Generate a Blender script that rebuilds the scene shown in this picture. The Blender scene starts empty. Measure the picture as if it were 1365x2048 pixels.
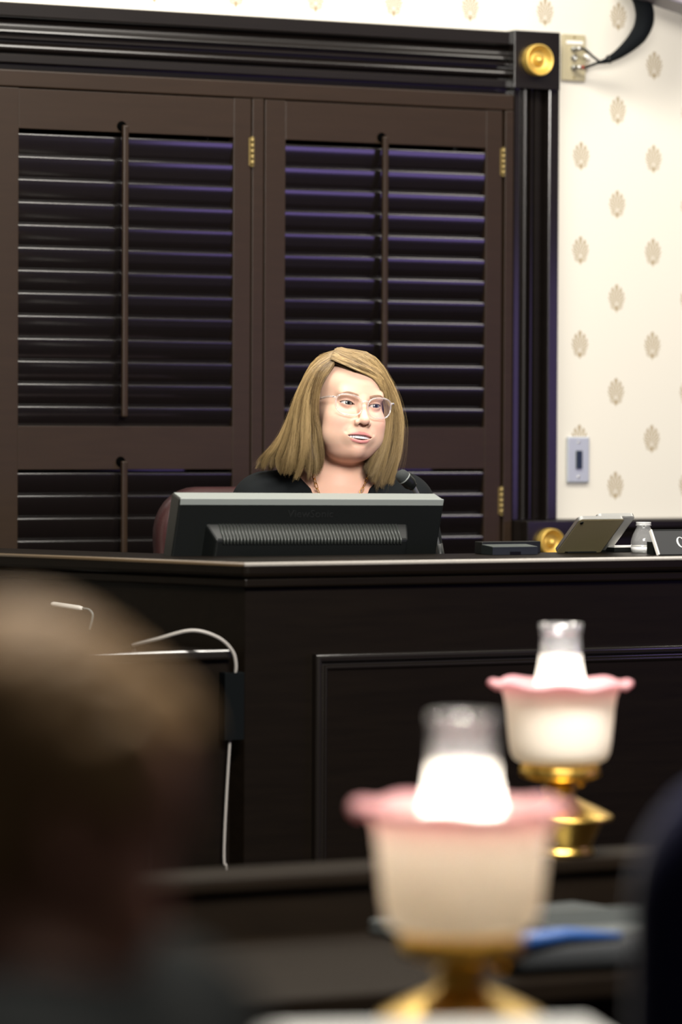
import bpy, bmesh, math, random
import numpy as np
from mathutils import Vector, Matrix

random.seed(4)
rng = np.random.default_rng(7)
PI = math.pi
SC = bpy.context.scene
COL = SC.collection

# ------------------------------------------------------------------ camera
TH, PITCH, ROLL = math.radians(27.6), 0.0237, 0.0048
F0 = Vector((math.sin(TH), math.cos(TH), 0)); R0 = Vector((math.cos(TH), -math.sin(TH), 0)); UP = Vector((0, 0, 1))
fw = F0 * math.cos(PITCH) - UP * math.sin(PITCH)
uu = UP * math.cos(PITCH) + F0 * math.sin(PITCH)
cr = R0 * math.cos(ROLL) + uu * math.sin(ROLL)
cu = uu * math.cos(ROLL) - R0 * math.sin(ROLL)
cam = bpy.data.cameras.new('camera'); camo = bpy.data.objects.new('camera', cam); COL.objects.link(camo)
cam.sensor_fit = 'VERTICAL'; cam.sensor_height = 36; cam.sensor_width = 24; cam.lens = 135
M = Matrix((cr, cu, -fw)).transposed().to_4x4(); M.translation = (0, 0, 1.45)
camo.matrix_world = M
cam.dof.use_dof = True; cam.dof.focus_distance = 7.82; cam.dof.aperture_fstop = 2.7
cam.clip_end = 60
SC.camera = camo

# ------------------------------------------------------------------ world, lamps, exposure
SC.view_settings.view_transform = 'Standard'
try: SC.view_settings.look = 'None'
except Exception: pass
SC.view_settings.gamma = 1; SC.view_settings.use_curve_mapping = False
SC.view_settings.exposure = 0.55
W = bpy.data.worlds.new('room_ambient'); SC.world = W; W.use_nodes = True
W.node_tree.nodes['Background'].inputs[0].default_value = (1.0, 0.95, 0.88, 1)
W.node_tree.nodes['Background'].inputs[1].default_value = 0.035

def area(name, loc, target, size, power, color):
    l = bpy.data.lights.new(name, 'AREA'); l.shape = 'RECTANGLE'; l.size, l.size_y = size
    l.energy = power; l.color = color
    o = bpy.data.objects.new(name, l); COL.objects.link(o); o.location = loc
    o.rotation_euler = (Vector(target) - Vector(loc)).to_track_quat('-Z', 'Y').to_euler()
    return o
area('ceiling_light', (3.4, 6.4, 3.75), (3.7, 7.3, 1.2), (2.8, 0.8), 98, (1.0, 0.95, 0.86))
area('ceiling_light.001', (6.2, 6.4, 3.75), (5.4, 8.0, 1.5), (1.2, 1.2), 27, (1.0, 0.94, 0.84))
area('ceiling_light.002', (1.75, 2.7, 3.4), (1.2, 2.2, 0.9), (0.9, 0.8), 85, (1.0, 0.93, 0.82))
area('front_fill_light', (2.7, 3.7, 2.75), (3.7, 6.95, 1.40), (1.3, 0.7), 124, (1.0, 0.95, 0.88))  # added front fill for the woman's face, hung below the ceiling
area('lamp_fill_light', (2.7, 1.7, 3.2), (1.9, 3.4, 0.95), (0.8, 0.6), 7, (1.0, 0.94, 0.85))  # added weak fill to brighten the near oil lamp's shade
area('wall_display_light', (6.5, 3.7, 1.55), (4.2, 8.0, 1.35), (1.5, 0.9), 8, (0.46, 0.32, 1.0))

# ------------------------------------------------------------------ helpers
def tag(o, label=None, cat=None, group=None, kind=None):
    if label: o['label'] = label
    if cat: o['category'] = cat
    if group: o['group'] = group
    if kind: o['kind'] = kind
    return o

def empty(name, loc=(0, 0, 0), rz=0, label=None, cat=None, group=None, kind=None):
    o = bpy.data.objects.new(name, None); COL.objects.link(o)
    o.empty_display_size = 0.05
    o.location = loc; o.rotation_euler = (0, 0, rz)
    return tag(o, label, cat, group, kind)

def mat_of(o):
    """world matrix of an object whose parents have been set but not evaluated"""
    m = Matrix.LocRotScale(o.location, o.rotation_euler, o.scale)
    if o.parent: m = mat_of(o.parent) @ o.matrix_parent_inverse @ m
    return m

def link(name, me, m, parent=None, world=True, smooth=False):
    """link a mesh as one object; world: its vertices are in world space, else in the parent's"""
    o = bpy.data.objects.new(name, me); COL.objects.link(o)
    if m is not None: me.materials.append(m)
    if smooth: me.shade_smooth()
    if parent:
        o.parent = parent
        if world: o.matrix_parent_inverse = mat_of(parent).inverted()
    return o

def copy_tree(o, parent=None):
    c = o.copy(); COL.objects.link(c)
    if parent: c.parent = parent
    for ch in [x for x in bpy.data.objects if x.parent == o]: copy_tree(ch, c)
    return c

class MB:
    """collects shapes, then links them as one mesh"""
    def __init__(s): s.v = []; s.f = []; s.sm = []
    def add(s, vs, fs, smooth=False):
        k = len(s.v); s.v += [tuple(v) for v in vs]
        s.f += [tuple(i + k for i in f) for f in fs]; s.sm += [smooth] * len(fs)
        return s
    def bm(s, bm, smooth=False):
        bm.verts.index_update()
        s.add([v.co[:] for v in bm.verts], [[v.index for v in f.verts] for f in bm.faces], smooth); bm.free(); return s
    def box(s, lo, hi, bev=0.0, seg=2, mtx=None):
        bm = bmesh.new()
        c = [(a + b) / 2 for a, b in zip(lo, hi)]; d = [abs(b - a) for a, b in zip(lo, hi)]
        bmesh.ops.create_cube(bm, size=1)
        for v in bm.verts: v.co = Vector((v.co.x * d[0] + c[0], v.co.y * d[1] + c[1], v.co.z * d[2] + c[2]))
        if bev: bmesh.ops.bevel(bm, geom=bm.edges[:], offset=min(bev, 0.49 * min(d)), segments=seg, profile=0.5, affect='EDGES')
        if mtx: bmesh.ops.transform(bm, matrix=mtx, verts=bm.verts)
        return s.bm(bm, False)
    def prism(s, poly, z0, z1, bev=0.0, seg=2, mtx=None):
        bm = bmesh.new()
        lo = [bm.verts.new((x, y, z0)) for x, y in poly]; hi = [bm.verts.new((x, y, z1)) for x, y in poly]
        n = len(poly)
        bm.faces.new(lo[::-1]); bm.faces.new(hi)
        for i in range(n): bm.faces.new((lo[i], lo[(i + 1) % n], hi[(i + 1) % n], hi[i]))
        bmesh.ops.recalc_face_normals(bm, faces=bm.faces)
        if bev: bmesh.ops.bevel(bm, geom=bm.edges[:], offset=bev, segments=seg, profile=0.5, affect='EDGES')
        if mtx: bmesh.ops.transform(bm, matrix=mtx, verts=bm.verts)
        return s.bm(bm, False)
    def lathe(s, prof, n=40, mtx=None, ruffle=None, smooth=True):
        """prof: (radius, z); ruffle(r, z, angle, i) -> (r, z)"""
        vs = []; fs = []
        for i, (r, z) in enumerate(prof):
            for k in range(n):
                a = 2 * PI * k / n
                rr, zz = ruffle(r, z, a, i) if ruffle else (r, z)
                vs.append(Vector((rr * math.cos(a), rr * math.sin(a), zz)))
        for i in range(len(prof) - 1):
            for k in range(n):
                fs.append((i * n + k, i * n + (k + 1) % n, (i + 1) * n + (k + 1) % n, (i + 1) * n + k))
        if mtx: vs = [mtx @ v for v in vs]
        return s.add(vs, fs, smooth)
    def tube(s, pts, r, n=10, cap=True, flat=1.0, closed=False):
        pts = [Vector(p) for p in pts]; m = len(pts)
        rs = r if isinstance(r, (list, tuple)) else [r] * m
        vs = []; fs = []; up = None
        for i, p in enumerate(pts):
            if closed: t = pts[(i + 1) % m] - pts[i - 1]
            else: t = pts[min(i + 1, m - 1)] - pts[max(i - 1, 0)]
            t.normalize()
            if up is None:
                up = Vector((0, 0, 1)) if abs(t.z) < 0.9 else Vector((1, 0, 0))
            a = t.cross(up).normalized(); up = a.cross(t).normalized()
            for k in range(n):
                g = 2 * PI * k / n
                vs.append(p + (a * math.cos(g) + up * math.sin(g) * flat) * rs[i])
        for i in range(m if closed else m - 1):
            j = (i + 1) % m
            for k in range(n): fs.append((i * n + k, j * n + k, j * n + (k + 1) % n, i * n + (k + 1) % n))
        if cap and not closed: fs += [tuple(range(n - 1, -1, -1)), tuple((m - 1) * n + k for k in range(n))]
        return s.add(vs, fs, True)
    def sweep_x(s, prof, x0, x1, smooth=False):
        """closed (y, z) outline swept along x"""
        n = len(prof); vs = [(x0, y, z) for y, z in prof] + [(x1, y, z) for y, z in prof]
        fs = [(i, (i + 1) % n, n + (i + 1) % n, n + i) for i in range(n)]
        s.add(vs, fs, smooth); s.add(vs, [tuple(range(n - 1, -1, -1)), tuple(range(n, 2 * n))], False); return s
    def sweep_z(s, prof, z0, z1, smooth=False):
        """closed (x, y) outline swept along z"""
        n = len(prof); vs = [(x, y, z0) for x, y in prof] + [(x, y, z1) for x, y in prof]
        fs = [(i, (i + 1) % n, n + (i + 1) % n, n + i) for i in range(n)]
        s.add(vs, fs, smooth); s.add(vs, [tuple(range(n - 1, -1, -1)), tuple(range(n, 2 * n))], False); return s
    def mesh(s, name):
        me = bpy.data.meshes.new(name); me.from_pydata(s.v, [], s.f)
        me.polygons.foreach_set('use_smooth', s.sm)
        bm = bmesh.new(); bm.from_mesh(me); bmesh.ops.recalc_face_normals(bm, faces=bm.faces); bm.to_mesh(me); bm.free()
        me.update(); return me
    def build(s, name, m, parent=None, world=True): return link(name, s.mesh(name), m, parent, world)

def spline(pts, n):
    """Catmull-Rom through points, n samples per span"""
    P = [np.array(p, float) for p in pts]; P = [2 * P[0] - P[1]] + P + [2 * P[-1] - P[-2]]
    out = []
    for i in range(1, len(P) - 2):
        for k in range(n):
            t = k / n
            out.append(0.5 * (2 * P[i] + (P[i + 1] - P[i - 1]) * t + (2 * P[i - 1] - 5 * P[i] + 4 * P[i + 1] - P[i + 2]) * t * t
                              + (3 * P[i] - P[i - 1] - 3 * P[i + 1] + P[i + 2]) * t ** 3))
    out.append(P[-2]); return out

# ------------------------------------------------------------------ materials
class N:
    """small arithmetic on shader sockets"""
    def __init__(s, nt, sock): s.nt, s.s = nt, sock
    def op(s, o, b=None, c=None):
        n = s.nt.nodes.new('ShaderNodeMath'); n.operation = o
        s.nt.links.new(s.s, n.inputs[0])
        for i, q in ((1, b), (2, c)):
            if q is None: continue
            if isinstance(q, N): s.nt.links.new(q.s, n.inputs[i])
            else: n.inputs[i].default_value = q
        return N(s.nt, n.outputs[0])
    def __add__(s, b): return s.op('ADD', b)
    def __sub__(s, b): return s.op('SUBTRACT', b)
    def __mul__(s, b): return s.op('MULTIPLY', b)
    def __truediv__(s, b): return s.op('DIVIDE', b)
    def lt(s, b): return s.op('LESS_THAN', b)
    def gt(s, b): return s.op('GREATER_THAN', b)

def base_mat(name):
    m = bpy.data.materials.new(name); m.use_nodes = True
    return m, m.node_tree, m.node_tree.nodes['Principled BSDF']

def mat(name, col, rough=0.5, metal=0.0, coat=0.0, coat_rough=0.1, spec=0.5, vary=0.0, scale=20, stretch=(1, 1, 1), bump=0.0, bump_scale=None, sheen=0.0, **kw):
    m, nt, b = base_mat(name)
    b.inputs['Base Color'].default_value = (*col, 1); b.inputs['Roughness'].default_value = rough
    b.inputs['Metallic'].default_value = metal; b.inputs['Coat Weight'].default_value = coat
    b.inputs['Coat Roughness'].default_value = coat_rough; b.inputs['Specular IOR Level'].default_value = spec
    b.inputs['Sheen Weight'].default_value = sheen
    for k, v in kw.items(): b.inputs[k.replace('_', ' ')].default_value = v
    if vary or bump:
        tc = nt.nodes.new('ShaderNodeTexCoord'); mp = nt.nodes.new('ShaderNodeMapping'); mp.inputs['Scale'].default_value = stretch
        nt.links.new(tc.outputs['Object'], mp.inputs[0])
        nz = nt.nodes.new('ShaderNodeTexNoise'); nz.inputs['Scale'].default_value = scale; nz.inputs['Detail'].default_value = 5
        nt.links.new(mp.outputs[0], nz.inputs['Vector'])
        if vary:
            mx = nt.nodes.new('ShaderNodeMix'); mx.data_type = 'RGBA'
            mx.inputs['A'].default_value = (*[c * (1 - vary) for c in col], 1); mx.inputs['B'].default_value = (*[min(1, c * (1 + vary)) for c in col], 1)
            nt.links.new(nz.outputs['Fac'], mx.inputs['Factor']); nt.links.new(mx.outputs['Result'], b.inputs['Base Color'])
        if bump:
            if bump_scale:
                nz = nt.nodes.new('ShaderNodeTexNoise'); nz.inputs['Scale'].default_value = bump_scale; nt.links.new(mp.outputs[0], nz.inputs['Vector'])
            bp = nt.nodes.new('ShaderNodeBump'); bp.inputs['Strength'].default_value = bump; bp.inputs['Distance'].default_value = 0.002
            nt.links.new(nz.outputs['Fac'], bp.inputs['Height']); nt.links.new(bp.outputs[0], b.inputs['Normal'])
    return m

def attr_mat(name, attr, rough, spec=0.5, **kw):
    m, nt, b = base_mat(name)
    a = nt.nodes.new('ShaderNodeAttribute'); a.attribute_name = attr
    nt.links.new(a.outputs['Color'], b.inputs['Base Color']); b.inputs['Roughness'].default_value = rough
    b.inputs['Specular IOR Level'].default_value = spec
    for k, v in kw.items(): b.inputs[k.replace('_', ' ')].default_value = v
    return m

def clear_mat(name, tint, gloss, rough=0.03, body=0.0):
    """thin clear glass or plastic: see-through with a clear surface reflection"""
    m = bpy.data.materials.new(name); m.use_nodes = True; nt = m.node_tree; nt.nodes.clear()
    out = nt.nodes.new('ShaderNodeOutputMaterial'); t = nt.nodes.new('ShaderNodeBsdfTransparent'); g = nt.nodes.new('ShaderNodeBsdfGlossy')
    t.inputs[0].default_value = (*tint, 1); g.inputs['Roughness'].default_value = rough
    fr = nt.nodes.new('ShaderNodeLayerWeight'); fr.inputs[0].default_value = 0.35
    k = N(nt, fr.outputs['Facing']) * gloss + 0.05 * gloss
    mx = nt.nodes.new('ShaderNodeMixShader'); nt.links.new(k.s, mx.inputs[0]); nt.links.new(t.outputs[0], mx.inputs[1]); nt.links.new(g.outputs[0], mx.inputs[2])
    res = mx
    if body:
        d = nt.nodes.new('ShaderNodeBsdfDiffuse'); d.inputs[0].default_value = (0.9, 0.9, 0.9, 1)
        m2 = nt.nodes.new('ShaderNodeMixShader'); m2.inputs[0].default_value = body
        nt.links.new(mx.outputs[0], m2.inputs[1]); nt.links.new(d.outputs[0], m2.inputs[2]); res = m2
    nt.links.new(res.outputs[0], out.inputs[0]); return m

WOOD = mat('dark_mahogany', (0.0055, 0.0038, 0.003), 0.42, coat=0.45, coat_rough=0.16, spec=0.2, Coat_IOR=1.7, vary=0.35, scale=9, stretch=(1, 1, 14))
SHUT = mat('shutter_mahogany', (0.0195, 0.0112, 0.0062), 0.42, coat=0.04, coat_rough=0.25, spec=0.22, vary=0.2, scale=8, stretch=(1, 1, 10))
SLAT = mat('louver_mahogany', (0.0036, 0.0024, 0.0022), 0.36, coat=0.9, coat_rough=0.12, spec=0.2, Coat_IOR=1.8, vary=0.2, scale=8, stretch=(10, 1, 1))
DESK = mat('bench_mahogany', (0.0042, 0.0028, 0.0017), 0.42, spec=0.09, coat=0.02, coat_rough=0.2, vary=0.4, scale=7, stretch=(1, 8, 12))
TABLE = mat('desk_mahogany', (0.0065, 0.0042, 0.0024), 0.6, spec=0.06, vary=0.4, scale=7, stretch=(1, 8, 12))
BRASS = mat('polished_brass', (0.80, 0.52, 0.12), 0.28, metal=1.0)
ROSETTE = mat('gilded_wood', (0.62, 0.42, 0.10), 0.48, metal=0.7, vary=0.1, scale=60)
HINGE = mat('aged_brass', (0.24, 0.18, 0.07), 0.5, metal=0.8)
BLACK = mat('black_plastic', (0.0045, 0.0055, 0.0052), 0.42, spec=0.3, vary=0.1, scale=200)
GREYP = mat('grey_plastic', (0.19, 0.21, 0.20), 0.4)
IVORY = mat('ivory_plastic', (0.40, 0.35, 0.22), 0.5)
WHITEP = mat('white_plastic', (0.75, 0.73, 0.68), 0.4)
METAL = mat('nickel_metal', (0.5, 0.5, 0.48), 0.3, metal=1.0)
CARPET = mat('carpet', (0.04, 0.03, 0.035), 0.95, vary=0.4, scale=120, bump=0.5)
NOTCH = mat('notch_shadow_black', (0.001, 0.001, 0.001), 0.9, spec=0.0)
GLASSW = mat('night_glass', (0.004, 0.004, 0.006), 0.08)

def wallpaper():
    m, nt, b = base_mat('cream_wallpaper')
    tc = nt.nodes.new('ShaderNodeTexCoord'); sp = nt.nodes.new('ShaderNodeSeparateXYZ'); nt.links.new(tc.outputs['Object'], sp.inputs[0])
    X = N(nt, sp.outputs[0]); Z = N(nt, sp.outputs[2])
    def motif(ox, oz):
        u = X - (4.835 + ox); w = Z - (2.0955 + oz)
        u = u - (u / 0.2074).op('ROUND') * 0.2074; w = w - (w / 0.2285).op('ROUND') * 0.2285
        # fan of petals over a pair of scrolls, with a pointed drop
        wf = w + 0.010; th = u.op('ARCTAN2', wf); r = (u * u + wf * wf).op('SQRT')
        rad = ((th.op('ABSOLUTE') * -0.55).op('EXPONENT')) * 0.041 + 0.003
        pet = (th * 17.0).op('COSINE')
        fan = r.lt(rad) * pet.gt(-0.25) * th.op('ABSOLUTE').lt(2.0)
        ua = u.op('ABSOLUTE')
        d = ((ua - 0.0088) * (ua - 0.0088) + (w + 0.020) * (w + 0.020)).op('SQRT')
        vol = d.lt(0.0078) * (d * 1900.0).op('COSINE').gt(-0.2)
        drop = (ua * 1.7 + (w + 0.027).op('ABSOLUTE')).lt(0.0085)
        return fan.op('MAXIMUM', vol).op('MAXIMUM', drop)
    k = motif(0, 0).op('MAXIMUM', motif(0.1037, 0.1142))
    mx = nt.nodes.new('ShaderNodeMix'); mx.data_type = 'RGBA'
    mx.inputs['A'].default_value = (0.64, 0.61, 0.535, 1); mx.inputs['B'].default_value = (0.27, 0.195, 0.09, 1)
    nt.links.new((k * 0.85).s, mx.inputs['Factor']); nt.links.new(mx.outputs['Result'], b.inputs['Base Color'])
    b.inputs['Roughness'].default_value = 0.7; b.inputs['Specular IOR Level'].default_value = 0.2
    return m
PAPER = wallpaper()

# ------------------------------------------------------------------ setting: floor, wall, wainscot, window trim
def struct(name, mb, m, parent=None): return tag(mb.build(name, m, parent), kind='structure')

struct('floor', MB().box((-4, -2, -0.1), (9, 8.2, 0.0)), CARPET)
platform = struct('floor_platform', MB().box((1.6, 6.36, 0.0), (9, 8.0, 0.33)), CARPET)
wx0, wx1, wz0, wz1 = 2.62, 4.62, 0.6, 2.23
wall = MB().box((-4, 8.0, 0), (wx0, 8.2, 4)).box((wx1, 8.0, 0), (9, 8.2, 4)).box((wx0, 8.0, wz1), (wx1, 8.2, 4)).box((wx0, 8.0, 0), (wx1, 8.2, wz0))
struct('wall_back', wall, PAPER)
win = struct('window_1', MB().box((wx0, 8.10, wz0), (wx1, 8.13, wz1)), mat('window_sash', (0.03, 0.02, 0.015), 0.5))
MB().box((wx0 + .03, 8.09, wz0 + .03), (wx1 - .03, 8.098, wz1 - .03)).build('pane', GLASSW, win)

# casing profile: distance across the casing (0 = inner edge, 0.134 = outer edge) against depth out of the wall
def casing_profile():
    p = [(0.0, 0.0), (0.0, 0.030), (0.002, 0.033), (0.0165, 0.033), (0.0195, 0.031), (0.0205, 0.014)]
    for k in range(9):
        a = PI * k / 8
        p.append((0.0345 - 0.0115 * math.cos(a), 0.014 + 0.021 * math.sin(a)))
    p += [(0.0475, 0.012), (0.052, 0.012), (0.053, 0.027), (0.0545, 0.030), (0.058, 0.030), (0.0605, 0.027), (0.061, 0.013), (0.066, 0.012),
          (0.067, 0.027), (0.0695, 0.030), (0.0735, 0.029), (0.0765, 0.025)]
    for k in range(1, 7):
        a = 0.5 * PI * k / 6
        p.append((0.0765 + 0.0245 * math.sin(a), 0.013 + 0.012 * math.cos(a) ** 2))
    p += [(0.1005, 0.036), (0.103, 0.040), (0.105, 0.041), (0.132, 0.041), (0.134, 0.039), (0.134, 0.0)]
    return p
prof = casing_profile()
trim = tag(empty('trim_1', (3.7, 8.0, 2.3)), kind='structure')
MB().sweep_x([(7.998 - d, 2.247 + c) for c, d in prof], 2.62, 4.617).build('header_moulding', WOOD, trim)
ks = 0.121 / 0.134
MB().sweep_z([(4.627 + c * ks, 7.998 - d) for c, d in prof], 1.216, 2.248).build('jamb_moulding', WOOD, trim)
def rosette(parent, x, y, z, r):
    pr = [(0, 0.022), (0.16, 0.020), (0.27, 0.014), (0.33, 0.007), (0.42, 0.004), (0.58, 0.006), (0.74, 0.012), (0.86, 0.019), (0.93, 0.021), (0.98, 0.018), (1.0, 0.010), (1.0, 0.0)]
    m = Matrix.Translation((x, y, z)) @ Matrix.Rotation(PI / 2, 4, 'X')
    o = MB().lathe([(a * r, b * 1.05) for a, b in pr], 40, m).build('rosette', ROSETTE, parent)
    return o
b = MB().box((4.614, 7.944, 2.246), (4.741, 7.999, 2.384), 0.0015).build('corner_block', WOOD, trim)
rosette(b, 4.674, 7.944, 2.314, 0.0385)
b = MB().box((4.624, 7.886, 0.0), (4.747, 7.999, 1.214), 0.0015).build('plinth_block', WOOD, trim)
rosette(b, 4.683, 7.886, 1.163, 0.0335)
wain = tag(empty('trim_2', (5.6, 8.0, 1.2)), kind='structure')
MB().box((4.748, 7.955, 0.1), (9, 7.999, 1.17)).build('wainscot_panel', WOOD, wain)
MB().sweep_x([(7.999, 1.216), (7.93, 1.216), (7.924, 1.211), (7.924, 1.197), (7.93, 1.191), (7.942, 1.186), (7.952, 1.17), (7.999, 1.17)], 4.748, 9).build('chair_rail', WOOD, wain)
struct('baseboard_back', MB().box((4.748, 7.93, 0.33), (9, 7.954, 0.45), 0.004), WOOD)
# shutter frame set into the casing
fr = tag(empty('trim_3', (3.9, 7.97, 2.2)), kind='structure')
MB().box((2.64, 7.957, 2.193), (4.6215, 7.999, 2.231), 0.003).build('frame_head', SHUT, fr)
MB().box((2.62, 7.988, 2.2315), (4.6215, 7.9995, 2.2465)).box((4.6218, 7.988, 0.62), (4.6268, 7.9995, 2.2465)).build('frame_backing', WOOD, fr)
MB().box((4.5985, 7.958, 0.62), (4.6215, 7.999, 2.1925), 0.0015).build('frame_jamb', SHUT, fr)
MB().box((3.926, 7.959, 0.62), (3.955, 7.999, 2.1925), 0.0015).build('frame_post', SHUT, fr)
MB().box((2.64, 7.959, 0.62), (3.287, 7.999, 2.1925), 0.0015).build('frame_post', SHUT, fr)
MB().box((2.64, 7.95, 0.58), (4.6215, 7.999, 0.6195), 0.002).build('frame_sill', SHUT, fr)

# ------------------------------------------------------------------ louvered shutters
def slat_mesh(L):
    # slat with a slightly swollen face and bullnose edges
    vs = []; w, t, r = 0.0300, 0.0068, 0.0050; ca, sa = math.cos(math.radians(14)), math.sin(math.radians(14)); sec = []
    for k in range(9): a = PI * k / 8; sec.append((r * math.cos(a), w - r + r * math.sin(a)))
    for k in range(1, 6): z = (w - r) * (1 - k / 3); sec.append((-r - (t - r) * (1 - (z / (w - r)) ** 2), z))
    for k in range(9): a = PI + PI * k / 8; sec.append((r * math.cos(a), -(w - r) + r * math.sin(a)))
    for k in range(1, 6): z = -(w - r) * (1 - k / 3); sec.append((r + (t - r) * (1 - (z / (w - r)) ** 2), z))
    n = len(sec)
    for x in (0, L):
        for y, z in sec: vs.append((x, y * ca - z * sa, z * ca + y * sa))
    fs = [(k, (k + 1) % n, n + (k + 1) % n, n + k) for k in range(n)]
    return MB().add(vs, fs, True).add(vs, [tuple(range(n)), tuple(range(2 * n - 1, n - 1, -1))])
def make_shutter():
    x0 = 3.290
    root = empty('plantation_shutter', (x0, 7.972, 0.62))
    H0, H1 = 0.0, 1.571       # local z
    y0, y1 = -0.0135, 0.0135
    MB().box((0, y0, H0), (0.0528, y1, H1), 0.0012).build('stile', SHUT, root, False)
    MB().box((0.5875, y0, H0), (0.632, y1, H1), 0.0012).build('stile', SHUT, root, False)
    for a, c in ((1.481, 1.570), (0.7175, 0.8155), (0.001, 0.105)):
        MB().box((0.0528, y0 + 0.0006, a), (0.5875, y1, c), 0.001).build('rail', SHUT, root, False)
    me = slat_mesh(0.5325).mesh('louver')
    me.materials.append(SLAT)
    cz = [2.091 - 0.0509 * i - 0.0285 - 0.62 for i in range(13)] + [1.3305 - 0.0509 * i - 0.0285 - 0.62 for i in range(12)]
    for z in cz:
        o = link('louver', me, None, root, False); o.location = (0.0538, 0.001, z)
    for a, c in ((1.456, 2.117), (0.735, 1.357)):
        MB().box((0.2995, -0.034, a - 0.62), (0.3145, -0.022, c - 0.62), 0.004, 3).build('tilt_rod', SHUT, root, False)
        # mouse-hole notch that takes the rod's upper end
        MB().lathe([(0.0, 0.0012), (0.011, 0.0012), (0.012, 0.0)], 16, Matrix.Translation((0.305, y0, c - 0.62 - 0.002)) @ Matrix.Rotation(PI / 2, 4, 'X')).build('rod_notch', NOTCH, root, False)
    for z in (2.0695, 1.2605, 0.75):
        h = MB()
        for k in range(5): h.tube([(0.6335, -0.0165, z - 0.62 - 0.032 + 0.0128 * k + 0.0001), (0.6335, -0.0165, z - 0.62 - 0.032 + 0.0128 * (k + 1) - 0.0001)], 0.0042, 10)
        for e in (-0.0335, 0.0335): h.tube([(0.6335, -0.0165, z - 0.62 + e - 0.001), (0.6335, -0.0165, z - 0.62 + e + 0.001)], 0.0046, 10)
        h.box((0.626, -0.0145, z - 0.62 - 0.032), (0.640, -0.0136, z - 0.62 + 0.032))
        h.build('hinge', HINGE, root, False)
    return root
sh = make_shutter()
tag(sh, 'dark brown louvered shutter at the far left of the window, left of the post', 'shutter', 'louvered window shutters')
sh2 = copy_tree(sh); sh2.location.x = 3.9585
tag(sh2, 'dark brown louvered shutter right of the post, behind the seated woman', 'shutter', 'louvered window shutters')

# ------------------------------------------------------------------ council dais
dais = empty('council_dais', (4.2, 6.4, 0.0), 0, 'long dark wood raised dais with a panelled front and a slanted left side', 'dais')
SX, SY = -0.392, 1.0                                   # the slanted side runs this way from the front corner
def side(x, y, y1): return (x + SX * (y1 - y), y1)
top = [(8.6, 6.326), (3.108, 6.326), side(3.108, 6.326, 7.30), (side(3.108, 6.326, 7.30)[0] + 0.22, 7.30), (3.25, 6.60), (8.6, 6.60)]
MB().prism(top, 1.160, 1.190, 0.009, 3).build('ledge_top', DESK, dais)
EDGE = mat('pale_edge_highlight', (0.30, 0.28, 0.255), 0.4, vary=0.3, scale=400)  # pale colour paints the overhead highlight along the ledge's front edge
EDGE2 = mat('brown_edge_highlight', (0.075, 0.05, 0.026), 0.4)  # browner painted highlight for the edge of the slanted side
MB().tube([(3.1075, 6.327, 1.1855), (8.6, 6.327, 1.1858)], 0.0040, 10).build('edge_highlight', EDGE, dais)
a_, c_ = side(3.109, 6.327, 6.329), side(3.109, 6.327, 7.29)
MB().tube([(*a_, 1.1855), (*c_, 1.1858)], 0.0040, 10).build('edge_highlight', EDGE2, dais)
MB().prism([(8.5, 6.336), (3.114, 6.336), side(3.114, 6.336, 7.29), (side(3.114, 6.336, 7.29)[0] + 0.1, 7.29), (3.18, 6.40), (8.5, 6.40)], 1.142, 1.1598, 0.004, 2).build('ledge_moulding', DESK, dais)
MB().box((3.122, 6.351, 0.0), (8.5, 6.395, 1.1418)).build('front_panel', DESK, dais)
MB().prism([(3.121, 6.352), side(3.121, 6.352, 7.28), (side(3.121, 6.352, 7.28)[0] + 0.045, 7.28), (3.166, 6.352)], 0.0, 1.1416).build('side_panel', DESK, dais)
MB().prism([(3.27, 6.60), (8.5, 6.60), (8.5, 6.90), (3.17, 6.90)], 0.90, 0.93, 0.004).build('work_surface', DESK, dais)
MB().box((3.26, 6.56, 0.93), (8.5, 6.598, 1.1598)).build('riser_panel', DESK, dais)
MB().box((6.0, 6.40, 0.331), (6.04, 6.89, 0.8995)).build('support_panel', DESK, dais)
def frame(mb, x0, x1, z0, z1, y, prof):
    vs = []; fs = []; n = len(prof)
    for cx, cz, sx, sz in ((x0, z0, 1, 1), (x1, z0, -1, 1), (x1, z1, -1, -1), (x0, z1, 1, -1)):
        for i, d in prof: vs.append((cx + sx * i, y - d, cz + sz * i))
    for c in range(4):                                   # each side keeps its own points, so the mitres stay crisp
        e = (c + 1) % 4; sv = vs[c * n:c * n + n] + vs[e * n:e * n + n]
        mb.add(sv, [(k, n + k, n + k + 1, k + 1) for k in range(n - 1)], True)
    return mb
MOULD = mat('moulding_mahogany', (0.005, 0.0035, 0.0025), 0.4, spec=0.2, coat=1.0, coat_rough=0.10, Coat_IOR=1.8)
mp = [(0, -0.001)] + [(0.007 - 0.007 * math.cos(PI * k / 10), 0.010 + 0.007 * math.sin(PI * k / 10)) for k in range(11)] + [(0.016, 0.004), (0.021, 0.004), (0.0225, 0.009), (0.025, 0.010), (0.028, 0.007), (0.031, 0.002), (0.034, -0.001)]
for a, c in ((3.261, 4.62), (4.86, 6.22), (6.46, 7.82)):
    frame(MB(), a, c, 0.22, 1.0165, 6.351, mp).build('panel_moulding', MOULD, dais)
lo = MB().prism([(1.9, 6.345), (3.088, 6.345), (2.882, 6.90), (1.9, 6.90)], 0.0, 1.0095).build('side_cabinet', DESK, dais)
MB().prism([(1.88, 6.330), (3.086, 6.330), (2.872, 6.91), (1.88, 6.91)], 1.010, 1.030, 0.006, 3).build('cabinet_top', MOULD, dais)
frame(MB(), 2.05, 2.93, 0.15, 0.93, 6.345, mp).build('panel_moulding', MOULD, dais)

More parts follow.
